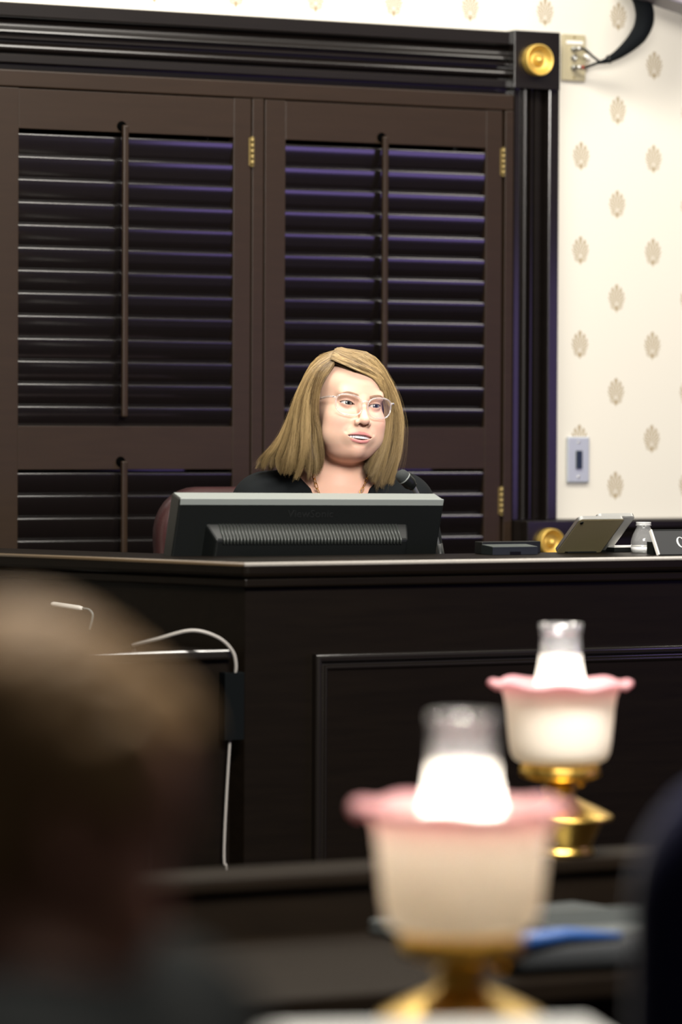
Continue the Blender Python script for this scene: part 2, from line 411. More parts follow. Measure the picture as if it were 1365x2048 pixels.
# cables on the dais
CABLE = mat('grey_cable', (0.27, 0.255, 0.235), 0.45)
pts = spline([(2.948, 6.46, 1.0335), (2.936, 6.432, 1.037), (2.955, 6.375, 1.050), (3.005, 6.336, 1.066), (3.050, 6.322, 1.054), (3.078, 6.318, 1.030), (3.087, 6.318, 1.003),
              (3.086, 6.3225, 0.97), (3.082, 6.326, 0.90), (3.077, 6.330, 0.80), (3.072, 6.331, 0.70), (3.071, 6.331, 0.64), (3.077, 6.331, 0.60), (3.08, 6.332, 0.3), (3.06, 6.332, 0.004)], 8)
rs = [0.0032 if i < 52 else 0.0026 for i in range(len(pts))]
tag(MB().tube(pts, rs, 8).build('power_cable', CABLE), 'pale grey cable looping over the cabinet edge and hanging down the dais', 'cable')
tag(MB().box((3.064, 6.3165, 0.864), (3.104, 6.3195, 0.988), 0.001).box((3.066, 6.3195, 0.864), (3.075, 6.344, 0.988)).box((3.094, 6.3195, 0.864), (3.103, 6.344, 0.988)).build('tape_patch', mat('black_tape', (0.0022, 0.003, 0.0034), 0.8, spec=0.05)), 'black tape patch holding the hanging grey cable to the dais corner', 'tape')
sp = lambda y, o: (3.121 + SX * (y - 6.352) - 0.931 * o, y - 0.365 * o)
a0, a1 = sp(6.815, 0.007), sp(6.745, 0.007)
wc = empty('cable_end', (a0[0], a0[1], 1.093), 0, 'white rod-like cable end fixed to the slanted side of the dais', 'cable')
MB().tube([(*a0, 1.0955), (*sp(6.81, .007), 1.0952), (*a1, 1.0902), (*sp(6.738, .006), 1.0895)], [0.0035, 0.0048, 0.0048, 0.003], 10).build('plug', WHITEP, wc)
MB().tube([Vector(p) for p in spline([(*sp(6.738, .006), 1.0895), (*sp(6.722, .006), 1.088), (*sp(6.713, .006), 1.080), (*sp(6.715, .005), 1.068), (*sp(6.722, .004), 1.05)], 5)], 0.0022, 8).build('lead', GREYP, wc)

# ------------------------------------------------------------------ monitor on the dais, back to the room
mon = empty('computer_monitor', (3.40, 6.70, 0.931), 0, 'wide black computer monitor seen from behind, tilted, in front of the woman', 'monitor')
MT = Matrix.Translation((3.403, 6.640, 1.3035)) @ Matrix.Rotation(-0.0085 * -1, 4, 'Y') @ Matrix.Rotation(math.radians(17), 4, 'X')
# local: x across, z down from the top edge (negative), back of the housing towards -y
hw = 0.289
hs = MB().box((-hw, -0.021, -0.345), (hw, 0.018, 0.0), 0.0035, 3, MT)
hs.build('housing', BLACK, mon)
MB().box((-hw + 0.002, -0.0215, -0.0118), (hw - 0.002, -0.0175, 0.0012), 0.001, 2, MT).box((-hw + 0.004, -0.0185, -0.001), (hw - 0.004, 0.0165, 0.0012), 0.0008, 2, MT).build('lit_top_bezel', GREYP, mon)  # grey colour stands for light falling on the black housing's top bevel
MB().box((-hw + 0.012, 0.0175, -0.325), (hw - 0.012, 0.0195, -0.018), 0, 1, MT).build('screen', GLASSW, mon)
bm = bmesh.new()
hump = [(-0.226, -0.050, -0.0205), (0.214, -0.050, -0.0205), (0.214, -0.30, -0.0205), (-0.226, -0.30, -0.0205), (-0.214, -0.072, -0.052), (0.203, -0.072, -0.052), (0.203, -0.29, -0.052), (-0.214, -0.29, -0.052)]
vs = [bm.verts.new(MT @ Vector((x, y, z))) for x, z, y in hump]
for f in ((0, 1, 5, 4), (1, 2, 6, 5), (2, 3, 7, 6), (3, 0, 4, 7), (4, 5, 6, 7)): bm.faces.new([vs[i] for i in f])
bmesh.ops.bevel(bm, geom=[e for e in bm.edges if len(e.link_faces) == 2], offset=0.004, segments=2, affect='EDGES', profile=0.5)
MB().bm(bm).build('back_cover', BLACK, mon)
VENT = mat('vent_plastic', (0.035, 0.04, 0.036), 0.35)
vt = MB(); nv = 54
for i in range(nv):
    x = -0.198 + 0.385 * i / (nv - 1); a = MT @ Vector((x, -0.0215, -0.0505)); c = MT @ Vector((x, -0.0525, -0.0712)); e = MT @ Vector((x, -0.0535, -0.080))
    vt.tube([a, c, e], 0.0021, 5)
tag(vt.build('vent_rib', VENT, mon), kind='stuff')
tagp = MB().prism([(-0.075, -0.118), (0.078, -0.118), (0.066, -0.165), (-0.075, -0.165)], 0.0, 0.0025, 0.0018, 2, MT @ Matrix.Translation((0, -0.0525, 0)) @ Matrix(((1, 0, 0, 0), (0, 0, -1, 0), (0, 1, 0, 0), (0, 0, 0, 1))))
tagp.build('cable_cover', BLACK, mon)
def text_mesh(body, size, depth, mtx, name, m, parent, sx=1.0):
    cu_ = bpy.data.curves.new(name, 'FONT'); cu_.body = body; cu_.size = size; cu_.extrude = depth; cu_.align_x = 'CENTER'; cu_.resolution_u = 3
    o = bpy.data.objects.new('tmp', cu_); COL.objects.link(o)
    dg = bpy.context.evaluated_depsgraph_get(); me = bpy.data.meshes.new_from_object(o.evaluated_get(dg)); bpy.data.objects.remove(o)
    me.transform(mtx @ Matrix.Diagonal((sx, 1, 1, 1))); me.materials.clear()
    return link(name, me, m, parent)
text_mesh('ViewSonic', 0.021, 0.0006, MT @ Matrix.Translation((-0.004, -0.0213, -0.036)) @ Matrix.Rotation(PI / 2, 4, 'X'), 'embossed_lettering', mat('embossed_plastic', (0.010, 0.011, 0.011), 0.35), mon, 1.15)
MB().box((3.375, 6.665, 0.945), (3.435, 6.70, 1.15), 0.004).build('stand_column', BLACK, mon)
MB().box((3.29, 6.615, 0.931), (3.52, 6.80, 0.946), 0.004).build('stand_base', BLACK, mon)

# ------------------------------------------------------------------ gooseneck microphone
mic = empty('gooseneck_microphone', (3.745, 6.72, 0.931), 0, 'black gooseneck microphone bending towards the woman from behind the monitor', 'microphone')
p0, p1 = Vector((3.641, 6.72, 1.349)), Vector((3.674, 6.72, 1.3205))
ax = (p1 - p0).normalized(); rot = ax.to_track_quat('Z', 'X').to_matrix().to_4x4()
MB().lathe([(0, 0), (0.006, 0.0012), (0.0105, 0.004), (0.0128, 0.008), (0.0135, 0.013), (0.0138, 0.018)], 24, Matrix.Translation(p0) @ rot).build('foam_grille', mat('grille_foam', (0.02, 0.024, 0.024), 0.8, bump=0.6, bump_scale=900), mic)
MB().lathe([(0.0138, 0.018), (0.0142, 0.0182), (0.0142, 0.0205), (0.0136, 0.0208)], 24, Matrix.Translation(p0) @ rot).build('ring', GREYP, mic)
MB().lathe([(0.0136, 0.0208), (0.0135, 0.034), (0.0125, 0.038), (0.0095, 0.0425), (0.0095, 0.0455), (0.006, 0.046), (0.0, 0.046)], 24, Matrix.Translation(p0) @ rot).build('capsule_body', BLACK, mic)
gp = spline([p1, (3.690, 6.72, 1.297), (3.711, 6.72, 1.262), (3.727, 6.72, 1.225), (3.739, 6.72, 1.170), (3.745, 6.72, 1.10), (3.745, 6.72, 0.95)], 8)
MB().tube(gp, [0.0058 - 0.002 * min(1, i / 8) for i in range(len(gp))], 10).build('gooseneck', mat('gooseneck_metal', (0.16, 0.17, 0.17), 0.35, metal=0.7), mic)
MB().tube([(3.7345, 6.72, 1.205), (3.742, 6.72, 1.165), (3.7455, 6.72, 1.10)], 0.0078, 12).build('stem_sleeve', BLACK, mic)
MB().box((3.69, 6.66, 0.931), (3.80, 6.79, 0.955), 0.006).build('base', BLACK, mic)

# ------------------------------------------------------------------ small things standing on the ledge
ph = empty('desk_phone', (3.80, 6.52, 1.1905), 0, 'low black desk console with stepped back standing right of the monitor', 'phone')
MB().box((3.729, 6.535, 1.1905), (3.862, 6.565, 1.2145), 0.0015).build('back_plate', BLACK, ph)
MB().sweep_x([(6.49, 1.1905), (6.535, 1.1905), (6.535, 1.2090), (6.49, 1.2052)], 3.727, 3.829).build('body', mat('console_plastic', (0.006, 0.009, 0.009), 0.4), ph)
MB().sweep_x([(6.4895, 1.2053), (6.5345, 1.2091), (6.5345, 1.2097), (6.4895, 1.2059)], 3.728, 3.828).build('sloped_panel', mat('console_grey', (0.045, 0.055, 0.052), 0.45), ph)
MB().box((3.766, 6.4885, 1.1905), (3.790, 6.4905, 1.1965)).build('socket', GLASSW, ph)

TABB = mat('tablet_aluminium', (0.34, 0.29, 0.16), 0.42, metal=0.2, vary=0.06, scale=300)
TABE = mat('tablet_edge', (0.34, 0.34, 0.33), 0.35, metal=0.9)
def tablet(name, x0, w, y_top, z_top, L, lean, label, colour, group):
    t = empty(name, (x0 + w / 2, y_top + 0.12, 1.1905), 0, label, 'tablet', group)
    m = Matrix.Translation((x0, y_top, z_top)) @ Matrix.Rotation(math.radians(lean), 4, 'X')
    bm = bmesh.new()
    r = 0.009; poly = []
    for cx, cz, a0 in ((w - r, -r, 0), (r, -r, 90), (r, -L + r, 180), (w - r, -L + r, 270)):
        for k in range(6):
            a = math.radians(a0 + 18 * k); poly.append((cx + r * math.cos(a), cz + r * math.sin(a)))
    R = m @ Matrix(((1, 0, 0, 0), (0, 0, -1, 0), (0, 1, 0, 0), (0, 0, 0, 1)))
    MB().prism(poly, -0.0075, 0.0, 0.0, 1, R).build('body', TABE, t)
    ins = [(min(max(x, 0.0022), w - 0.0022), min(max(z, -L + 0.0022), -0.0022)) for x, z in poly]
    MB().prism(ins, 0.0, 0.0007, 0.0, 1, R).build('back_shell', colour, t)
    MB().lathe([(0, 0.0012), (0.0032, 0.0012), (0.0038, 0.0005), (0.0038, 0.0)], 16, R @ Matrix.Translation((0.0105, -0.0115, 0.0006))).build('camera_lens', BLACK, t)
    # easel foot that carries the lower edge
    zb = z_top - math.cos(math.radians(lean)) * L; yb = y_top + math.sin(math.radians(lean)) * L
    MB().box((x0 + 0.02, yb - 0.016, 1.1905), (x0 + w - 0.02, yb + 0.012, max(1.193, zb + 0.002))).build('easel_foot', BLACK, t)
tablet('tablet_computer', 3.906, 0.106, 6.46, 1.2595, 0.116, 53, 'olive grey tablet tilted on its stand next to the gold rosette', TABB, 'tablets on the dais')
tablet('tablet_computer', 3.972, 0.087, 6.497, 1.2635, 0.120, 53, 'silver grey tablet tilted just behind the olive one, beside the bottle', mat('tablet_silver', (0.42, 0.42, 0.40), 0.4, metal=0.2), 'tablets on the dais')
PAPERW = mat('white_paper', (0.72, 0.70, 0.66), 0.7)
nb = empty('notebook', (4.09, 6.575, 1.1905), 0, 'dark notebook with white page edge lying behind the small bottle', 'notebook')
MB().box((4.045, 6.555, 1.1905), (4.135, 6.598, 1.199)).build('cover', BLACK, nb)
MB().box((4.046, 6.556, 1.1992), (4.134, 6.597, 1.2022)).build('page_block', PAPERW, nb)

bt = empty('plastic_bottle', (4.079, 6.50, 1.1905), 0, 'small clear plastic bottle without cap standing beside the black nameplate', 'bottle')
CLEAR = clear_mat('clear_plastic', (0.90, 0.91, 0.90), 0.75, 0.06, 0.13)
zb = 1.1905
bp_ = [(0.0, 0.001), (0.020, 0.0), (0.0245, 0.003), (0.0245, 0.007), (0.0232, 0.009), (0.0245, 0.012), (0.0255, 0.020), (0.0245, 0.026), (0.021, 0.036), (0.0165, 0.045), (0.0138, 0.050), (0.0135, 0.053), (0.0158, 0.054), (0.0158, 0.0555), (0.0135, 0.0565), (0.0132, 0.060), (0.0128, 0.0605)]
MB().lathe([(r, z) for r, z in bp_], 32, Matrix.Translation((4.079, 6.50, zb))).build('body', CLEAR, bt)
MB().lathe([(0.0236, 0.0095), (0.0249, 0.012), (0.0249, 0.0055), (0.0236, 0.0035)], 32, Matrix.Translation((4.079, 6.50, zb))).build('foot_ring', clear_mat('cloudy_plastic', (0.7, 0.7, 0.7), 0.7, 0.1, 0.5), bt)
th = MB()
for z in (0.0555, 0.0580, 0.0600): th.tube([(4.079 + 0.0142 * math.cos(a), 6.50 + 0.0142 * math.sin(a), zb + z) for a in [2 * PI * k / 24 for k in range(24)]], 0.0010, 6, closed=True)
th.build('neck_thread', clear_mat('cloudy_plastic_neck', (0.8, 0.8, 0.8), 0.7, 0.1, 0.4), bt)

npl = empty('nameplate', (4.13, 6.38, 1.1905), 0, 'black nameplate with white letters leaning at the right end of the dais', 'nameplate')
NP = Matrix.Translation((4.036, 6.372, 1.1915)) @ Matrix.Rotation(math.radians(-32), 4, 'X')   # x along, z up the face, front towards -y
MB().box((0, 0, 0), (0.30, 0.006, 0.056), 0, 1, NP).build('plate', mat('plate_black', (0.02, 0.021, 0.022), 0.45), npl)
MB().box((-0.0022, -0.0008, 0), (0.0006, 0.0066, 0.0565), 0, 1, NP).build('edge_bevel', WHITEP, npl)
MB().box((0.0006, -0.0006, 0.054), (0.30, 0.0062, 0.0565), 0, 1, NP).build('top_bevel', BLACK, npl)
MB().box((4.04, 6.40, 1.1905), (4.33, 6.425, 1.215), 0, 1).build('rest', BLACK, npl)
LET = mat('white_engraving', (0.8, 0.8, 0.78), 0.5)
def serif_c(x, z, h):
    mb = MB(); n = 36; vs = []; fs = []
    for k in range(n + 1):
        a = math.radians(38 + (322 - 38) * k / n)
        ox, oz = 0.40 * h * math.cos(a), 0.5 * h * math.sin(a)
        ix, iz = 0.275 * h * math.cos(a) + 0.02 * h, 0.462 * h * math.sin(a)
        for px, pz in ((ox, oz), (ix, iz)): vs += [(x + px, -0.0007, z + pz), (x + px, 0.0004, z + pz)]
    for k in range(n):
        i = 4 * k
        fs += [(i, i + 2, i + 6, i + 4), (i + 1, i, i + 4, i + 5), (i + 2, i + 3, i + 7, i + 6)]
    mb.add([NP @ Vector(v) for v in vs], fs)
    for s in (1, -1): mb.box((x + 0.29 * h, -0.0007, z + s * 0.33 * h - 0.10 * h), (x + 0.325 * h, 0.0004, z + s * 0.33 * h + 0.10 * h), 0, 1, NP)
    return mb
def serif_h(x, z, h):
    mb = MB()
    for cx in (0, 0.62 * h):
        mb.box((x + cx - 0.06 * h, -0.0007, z - h / 2), (x + cx + 0.06 * h, 0.0004, z + h / 2), 0, 1, NP)
        for s in (-1, 1): mb.box((x + cx - 0.15 * h, -0.0007, z + s * (h / 2 - 0.02 * h) - 0.022 * h), (x + cx + 0.15 * h, 0.0004, z + s * (h / 2 - 0.02 * h) + 0.022 * h), 0, 1, NP)
    return mb.box((x, -0.0007, z - 0.03 * h), (x + 0.62 * h, 0.0004, z + 0.03 * h), 0, 1, NP)
serif_c(0.0585, 0.027, 0.0235).build('letter', LET, npl)
serif_h(0.0745, 0.027, 0.0225).build('letter', LET, npl)

# ------------------------------------------------------------------ on the wallpaper
sw = empty('switch_plate', (4.828, 7.99, 1.36), 0, 'grey wall plate with a dark rocker low on the wallpaper', 'switch')
MB().box((4.7965, 7.991, 1.303), (4.8595, 7.9995, 1.415), 0.003, 2).build('plate', mat('steel_plate', (0.46, 0.49, 0.52), 0.35, metal=0.35), sw)
MB().box((4.820, 7.986, 1.337), (4.8365, 7.9915, 1.381), 0.0015).build('rocker', mat('navy_rocker', (0.012, 0.02, 0.035), 0.35), sw)
for z in (1.317, 1.401): MB().lathe([(0, 0.0012), (0.003, 0.001), (0.0034, 0)], 12, Matrix.Translation((4.828, 7.991, z)) @ Matrix.Rotation(PI / 2, 4, 'X')).build('screw', METAL, sw)
jk = empty('jack_plate', (4.808, 7.99, 2.33), 0, 'ivory connector wall plate beside the top corner of the window casing', 'wall plate')
MB().box((4.775, 7.990, 2.275), (4.841, 7.9995, 2.387), 0.0025, 2).build('plate', IVORY, jk)
MB().box((4.785, 7.9885, 2.3635), (4.832, 7.9905, 2.3715)).build('label_strip', WHITEP, jk)
for z, k in ((2.351, 1), (2.330, 0), (2.306, 1)):
    j = MB().lathe([(0.0, 0.004), (0.003, 0.004), (0.0035, 0.011), (0.0062, 0.011), (0.0066, 0.0)], 18, Matrix.Translation((4.8035, 7.990, z)) @ Matrix.Rotation(PI / 2, 4, 'X')).build('jack', METAL, jk)
for z in (2.380, 2.283): MB().lathe([(0, 0.0012), (0.0026, 0.001), (0.003, 0)], 12, Matrix.Translation((4.808, 7.990, z)) @ Matrix.Rotation(PI / 2, 4, 'X')).build('screw', HINGE, jk)
cb = empty('cable_bundle', (4.87, 7.95, 2.33), 0, 'black sleeved cable bundle curving up from the ivory connector plate', 'cable')
q = spline([(4.8035, 7.980, 2.306), (4.823, 7.965, 2.306), (4.846, 7.945, 2.316), (4.866, 7.93, 2.323), (4.891, 7.905, 2.343), (4.919, 7.88, 2.378), (4.932, 7.87, 2.415), (4.928, 7.87, 2.452), (4.915, 7.885, 2.490), (4.905, 7.90, 2.54)], 6)
prf = [0.0030, 0.0032, 0.0036, 0.0075, 0.0135, 0.0210, 0.0235, 0.0225, 0.0170, 0.010]
rr = [float(np.interp(i / 6, range(10), prf)) for i in range(len(q))]
MB().tube(q, rr, 16).build('braided_sleeve', mat('braided_sleeve', (0.0035, 0.005, 0.0065), 0.8, spec=0.15, vary=0.5, scale=500, bump=0.6, bump_scale=700), cb)
MB().tube(spline([(4.8035, 7.979, 2.351), (4.818, 7.962, 2.350), (4.836, 7.950, 2.332), (4.85, 7.943, 2.320)], 6), 0.0032, 8).build('upper_lead', BLACK, cb)
MB().tube([(4.8205, 7.965, 2.3365), (4.8335, 7.958, 2.3255)], 0.0042, 8).build('white_boot', WHITEP, cb)
MB().tube([(4.8035, 7.978, 2.306), (4.8035, 7.967, 2.306), (4.811, 7.960, 2.306)], 0.0050, 10).build('connector', METAL, cb)
MB().tube([(4.8035, 7.978, 2.351), (4.8035, 7.967, 2.351), (4.811, 7.961, 2.351)], 0.0050, 10).build('connector', METAL, cb)
MB().tube([(4.815, 7.967, 2.306), (4.8195, 7.9655, 2.306)], 0.0046, 8).build('red_band', mat('red_rubber', (0.35, 0.04, 0.02), 0.5), cb)
MB().lathe([(0.0085, -0.004), (0.0105, -0.002), (0.0105, 0.004), (0.0085, 0.006)], 14, Matrix.Translation((4.868, 7.929, 2.3245)) @ Vector((0.8, -0.4, 0.35)).to_track_quat('Z', 'X').to_matrix().to_4x4()).build('cable_tie', BLACK, cb)
wd = empty('wall_speaker', (4.99, 7.9, 2.55), 0, 'grey wall-mounted box whose lower corner shows at the top right', 'speaker')
BM = Matrix.Translation((4.985, 7.80, 2.560)) @ Matrix.Rotation(math.radians(-14), 4, 'Z') @ Matrix.Rotation(math.radians(16), 4, 'Y')
MB().box((-0.10, -0.07, -0.116), (0.072, 0.06, 0.12), 0.008, 3, BM).build('cabinet', mat('lilac_grey_plastic', (0.24, 0.22, 0.25), 0.45), wd)
MB().box((0.060, -0.05, -0.105), (0.092, 0.04, 0.06), 0.004, 2, BM).build('connector_block', BLACK, wd)
MB().box((-0.03, 0.055, -0.03), (0.03, 0.22, 0.03), 0.004, 2, Matrix.Translation((4.985, 7.80, 2.60))).build('mount_arm', BLACK, wd)

# ------------------------------------------------------------------ clerk desks in front of the dais
def clerk_desk(name, x0, x1, y0, y1, zt, zl, lw, label):
    t = empty(name, ((x0 + x1) / 2, (y0 + y1) / 2, 0), 0, label, 'desk')
    MB().box((x0, y0, zt - 0.03), (x1, y1, zt), 0.004).build('desk_top', TABLE, t)
    MB().box((x0, y1 + 0.0005, zl - 0.022), (x1, y1 + lw, zl), 0.006, 3).build('ledge_cap', TABLE, t)
    MB().box((x0 + 0.01, y1 + 0.012, 0), (x1 - 0.01, y1 + lw - 0.02, zl - 0.0225)).build('ledge_panel', TABLE, t)
    for x in (x0 + 0.03, x1 - 0.07): MB().box((x, y0 + 0.06, 0), (x + 0.04, y1 + 0.01, zt - 0.0305)).build('end_panel', TABLE, t)
clerk_desk('clerk_desk', 1.15, 4.4, 4.37, 4.915, 0.71, 0.797, 0.13, 'dark wood desk with a raised back ledge in front of the dais')
clerk_desk('clerk_desk', 0.95, 3.3, 2.86, 3.32, 0.70, 0.786, 0.14, 'nearer dark wood desk under the big blurred oil lamp')

def oil_lamp(name, loc, rz, label):
    t = empty(name, loc, rz, label, 'lamp', 'oil lamps with pink ruffled shades')
    MB().lathe([(0, 0), (0.053, 0), (0.056, 0.003), (0.055, 0.008), (0.050, 0.011), (0.052, 0.016), (0.060, 0.034), (0.067, 0.048), (0.071, 0.054)], 48).build('base', BRASS, t, False)
    MB().lathe([(0.071, 0.054), (0.084, 0.056), (0.0855, 0.059), (0.083, 0.062), (0.074, 0.067), (0.058, 0.075), (0.040, 0.083), (0.028, 0.089), (0.024, 0.094), (0.023, 0.100), (0.028, 0.103), (0.028, 0.107), (0.021, 0.110), (0.020, 0.117)], 48).build('oil_font', BRASS, t, False)
    g = MB().lathe([(0.020, 0.117), (0.050, 0.120), (0.061, 0.123), (0.0635, 0.127), (0.0635, 0.133), (0.061, 0.138), (0.058, 0.145), (0.052, 0.146), (0.030, 0.142)], 48)
    for k in range(24):
        a = 2 * PI * k / 24; g.tube([(0.0635 * math.cos(a), 0.0635 * math.sin(a), 0.126), (0.0600 * math.cos(a), 0.0600 * math.sin(a), 0.142)], 0.0022, 6)
    g.build('gallery', BRASS, t, False)
    MB().tube([(0.021, 0, 0.112), (0.048, 0, 0.112)], 0.0025, 8).lathe([(0, 0.0), (0.008, 0.0), (0.009, 0.002), (0.008, 0.004), (0, 0.004)], 16, Matrix.Translation((0.048, 0, 0.112)) @ Matrix.Rotation(PI / 2, 4, 'Y')).build('wick_knob', BRASS, t, False)
    # shade: bowl that flares into a pink ruffled lip
    pr = [(0.055, 0.1455), (0.066, 0.147), (0.074, 0.152), (0.079, 0.162), (0.082, 0.180), (0.0845, 0.205), (0.0865, 0.230), (0.089, 0.250), (0.094, 0.263), (0.101, 0.2725), (0.107, 0.276), (0.111, 0.2735), (0.1135, 0.267)]
    pr2 = [(r - 0.0028, z + 0.0008) for r, z in pr]
    def ruf(r, z, a, i):
        n = len(pr); j = i if i < n else 2 * n - 1 - i; k = max(0.0, (j - 6) / 6.0)
        w = math.cos(8 * a); return r + 0.0035 * k * w, z + 0.0040 * k * w * (0.4 + 0.6 * k)
    MB().lathe(pr + pr2[::-1], 128, None, ruf).build('shade', SHADE, t, False)
    ch = [(0.030, 0.143), (0.034, 0.165), (0.0405, 0.205), (0.0430, 0.240), (0.0420, 0.262), (0.0385, 0.285), (0.0350, 0.305), (0.0338, 0.318)]
    MB().lathe(ch, 40).build('frosted_chimney', FROST, t, False)
    MB().lathe([(0.0338, 0.318), (0.0330, 0.335), (0.0330, 0.352), (0.0338, 0.3525), (0.0345, 0.360), (0.0345, 0.3665), (0.0325, 0.3672), (0.0322, 0.352), (0.0322, 0.335), (0.0330, 0.318)], 40).build('chimney_top', CHIM, t, False)
    MB().lathe([(0, 0.146), (0.012, 0.148), (0.014, 0.165), (0.021, 0.195), (0.022, 0.215), (0.016, 0.235), (0, 0.243)], 24).build('bulb', FROST, t, False)
    return t
def shade_mat():
    m = bpy.data.materials.new('milk_glass_pink_lip'); m.use_nodes = True; nt = m.node_tree; b = nt.nodes['Principled BSDF']
    tc = nt.nodes.new('ShaderNodeTexCoord'); s = nt.nodes.new('ShaderNodeSeparateXYZ'); nt.links.new(tc.outputs['Object'], s.inputs[0])
    rp = nt.nodes.new('ShaderNodeValToRGB'); nt.links.new(((N(nt, s.outputs[2]) - 0.146) / 0.14).s, rp.inputs[0])
    e = rp.color_ramp.elements; e[0].position = 0.0; e[0].color = (0.90, 0.86, 0.79, 1); e[1].position = 0.62; e[1].color = (0.89, 0.84, 0.78, 1)
    x = e.new(0.74); x.color = (0.88, 0.76, 0.71, 1); x = e.new(0.86); x.color = (0.85, 0.57, 0.57, 1); x = e.new(0.97); x.color = (0.80, 0.40, 0.46, 1)
    nt.links.new(rp.outputs[0], b.inputs['Base Color']); b.inputs['Roughness'].default_value = 0.35
    tr = nt.nodes.new('ShaderNodeBsdfTranslucent'); nt.links.new(rp.outputs[0], tr.inputs[0])
    mx = nt.nodes.new('ShaderNodeMixShader'); mx.inputs[0].default_value = 0.5
    nt.links.new(b.outputs[0], mx.inputs[1]); nt.links.new(tr.outputs[0], mx.inputs[2]); nt.links.new(mx.outputs[0], nt.nodes['Material Output'].inputs[0])
    return m
def frost_mat():
    m = bpy.data.materials.new('frosted_glass'); m.use_nodes = True; nt = m.node_tree; b = nt.nodes['Principled BSDF']
    b.inputs['Base Color'].default_value = (0.88, 0.86, 0.80, 1); b.inputs['Roughness'].default_value = 0.5
    tr = nt.nodes.new('ShaderNodeBsdfTranslucent'); tr.inputs[0].default_value = (0.9, 0.88, 0.83, 1)
    mx = nt.nodes.new('ShaderNodeMixShader'); mx.inputs[0].default_value = 0.55
    nt.links.new(b.outputs[0], mx.inputs[1]); nt.links.new(tr.outputs[0], mx.inputs[2]); nt.links.new(mx.outputs[0], nt.nodes['Material Output'].inputs[0])
    return m
SHADE, FROST = shade_mat(), frost_mat()
CHIM = clear_mat('chimney_glass', (0.93, 0.93, 0.95), 1.0, 0.12, 0.10)
l2 = oil_lamp('oil_lamp', (2.978, 4.978, 0.7975), 0.3, 'sharper brass oil lamp with pink ruffled shade on the far desk ledge')
l1 = oil_lamp('oil_lamp', (1.912, 3.388, 0.7865), 0.1, 'large blurred brass oil lamp with pink ruffled shade nearest the camera')
def lamp_bulb(p):
    l = bpy.data.lights.new('lamp_bulb_light', 'POINT'); l.energy = LAMP_W; l.color = (1, 0.93, 0.85); l.shadow_soft_size = 0.02
    o = bpy.data.objects.new('lamp_bulb_light', l); COL.objects.link(o); o.parent = p; o.location = (0, 0, 0.262)
for p, LAMP_W in ((l1, 0.75), (l2, 0.18)): lamp_bulb(p)
l2.scale = (0.95, 0.95, 0.95)

# things on the far desk
SLATE = mat('slate_grey_plastic', (0.075, 0.082, 0.08), 0.45)
lp = empty('laptop', (2.80, 4.78, 0.7105), math.radians(8), 'closed grey laptop on the far desk between lamp and navy chair', 'laptop')
MB().box((-0.19, -0.13, 0.0), (0.19, 0.12, 0.012), 0.004).build('base', SLATE, lp, False)
MB().box((-0.19, -0.13, 0.0135), (0.19, 0.12, 0.022), 0.004).build('lid', SLATE, lp, False)
tr_ = empty('letter_tray', (2.86, 4.58, 0.7105), math.radians(-4), 'dark two-tier letter tray in front of the grey laptop', 'tray')
for k, z in enumerate((0.0, 0.028)):
    MB().box((-0.17, -0.10, z), (0.17, 0.03, z + 0.004)).box((-0.17, -0.10, z), (-0.165, 0.03, z + 0.02)).box((0.165, -0.10, z), (0.17, 0.03, z + 0.02)).box((-0.17, 0.026, z), (0.17, 0.03, z + 0.028)).build('tier', SLATE if k else BLACK, tr_, False)
bg = empty('laptop_bag', (2.70, 4.43, 0.7105), math.radians(-6), 'black soft bag with blue trim lying on the far desk', 'bag')
MB().box((-0.13, -0.04, 0.0), (0.15, 0.055, 0.044), 0.018, 4).build('body', mat('bag_fabric', (0.010, 0.012, 0.014), 0.8), bg, False)
BLUE = mat('blue_trim', (0.010, 0.055, 0.20), 0.5)
MB().tube([(-0.13, -0.030, 0.030), (-0.12, -0.035, 0.047), (-0.05, -0.03, 0.052), (0.03, -0.03, 0.048)], [0.010, 0.014, 0.010, 0.004], 10).build('trim_band', BLUE, bg, False)
MB().tube([(0.105, -0.046, 0.012), (0.12, -0.046, 0.028), (0.128, -0.03, 0.046)], 0.009, 10).build('strap', BLUE, bg, False)
# pale box on the near desk, in front of the big lamp
bx = empty('storage_box', (1.690, 3.05, 0.7005), math.radians(-18), 'pale grey storage box on the near desk below the big lamp', 'box')
BOXM = mat('pale_box', (0.50, 0.51, 0.50), 0.6)
MB().box((-0.175, -0.09, 0), (0.165, 0.09, 0.180), 0.003).build('body', BOXM, bx, False)
MB().box((-0.178, -0.093, 0.165), (0.168, 0.093, 0.190), 0.003).build('lid', BOXM, bx, False)

# ------------------------------------------------------------------ chairs
def back_shape(w, h, d, r, bend=0.0):
    """rounded upright pad: x across, z up, thickness along y"""
    nx = 28; bm = bmesh.new(); outline = []
    for cx, cz, a0 in ((w / 2 - r, h - r, 0), (-w / 2 + r, h - r, 90), (-w / 2 + 0.05, 0.05, 180), (w / 2 - 0.05, 0.05, 270)):
        q = r if cz > 0.1 else 0.05
        for k in range(9):
            a = math.radians(a0 + 90 * k / 8); outline.append((cx + q * math.cos(a), cz + q * math.sin(a)))
    rings = []
    for s, y in ((0.90, -d / 2 - 0.004), (0.965, -d / 2 + 0.002), (1.0, -d / 2 + 0.018), (1.0, d / 2 - 0.018), (0.965, d / 2 - 0.002), (0.90, d / 2 + 0.004)):
        rings.append([bm.verts.new((x * s, y + bend * (x / w) ** 2, h / 2 + (z - h / 2) * s)) for x, z in outline])
    n = len(outline)
    for a, c in zip(rings, rings[1:]):
        for k in range(n): bm.faces.new((a[k], a[(k + 1) % n], c[(k + 1) % n], c[k]))
    bm.faces.new(rings[0]); bm.faces.new(rings[-1][::-1])
    bmesh.ops.recalc_face_normals(bm, faces=bm.faces)
    return bm
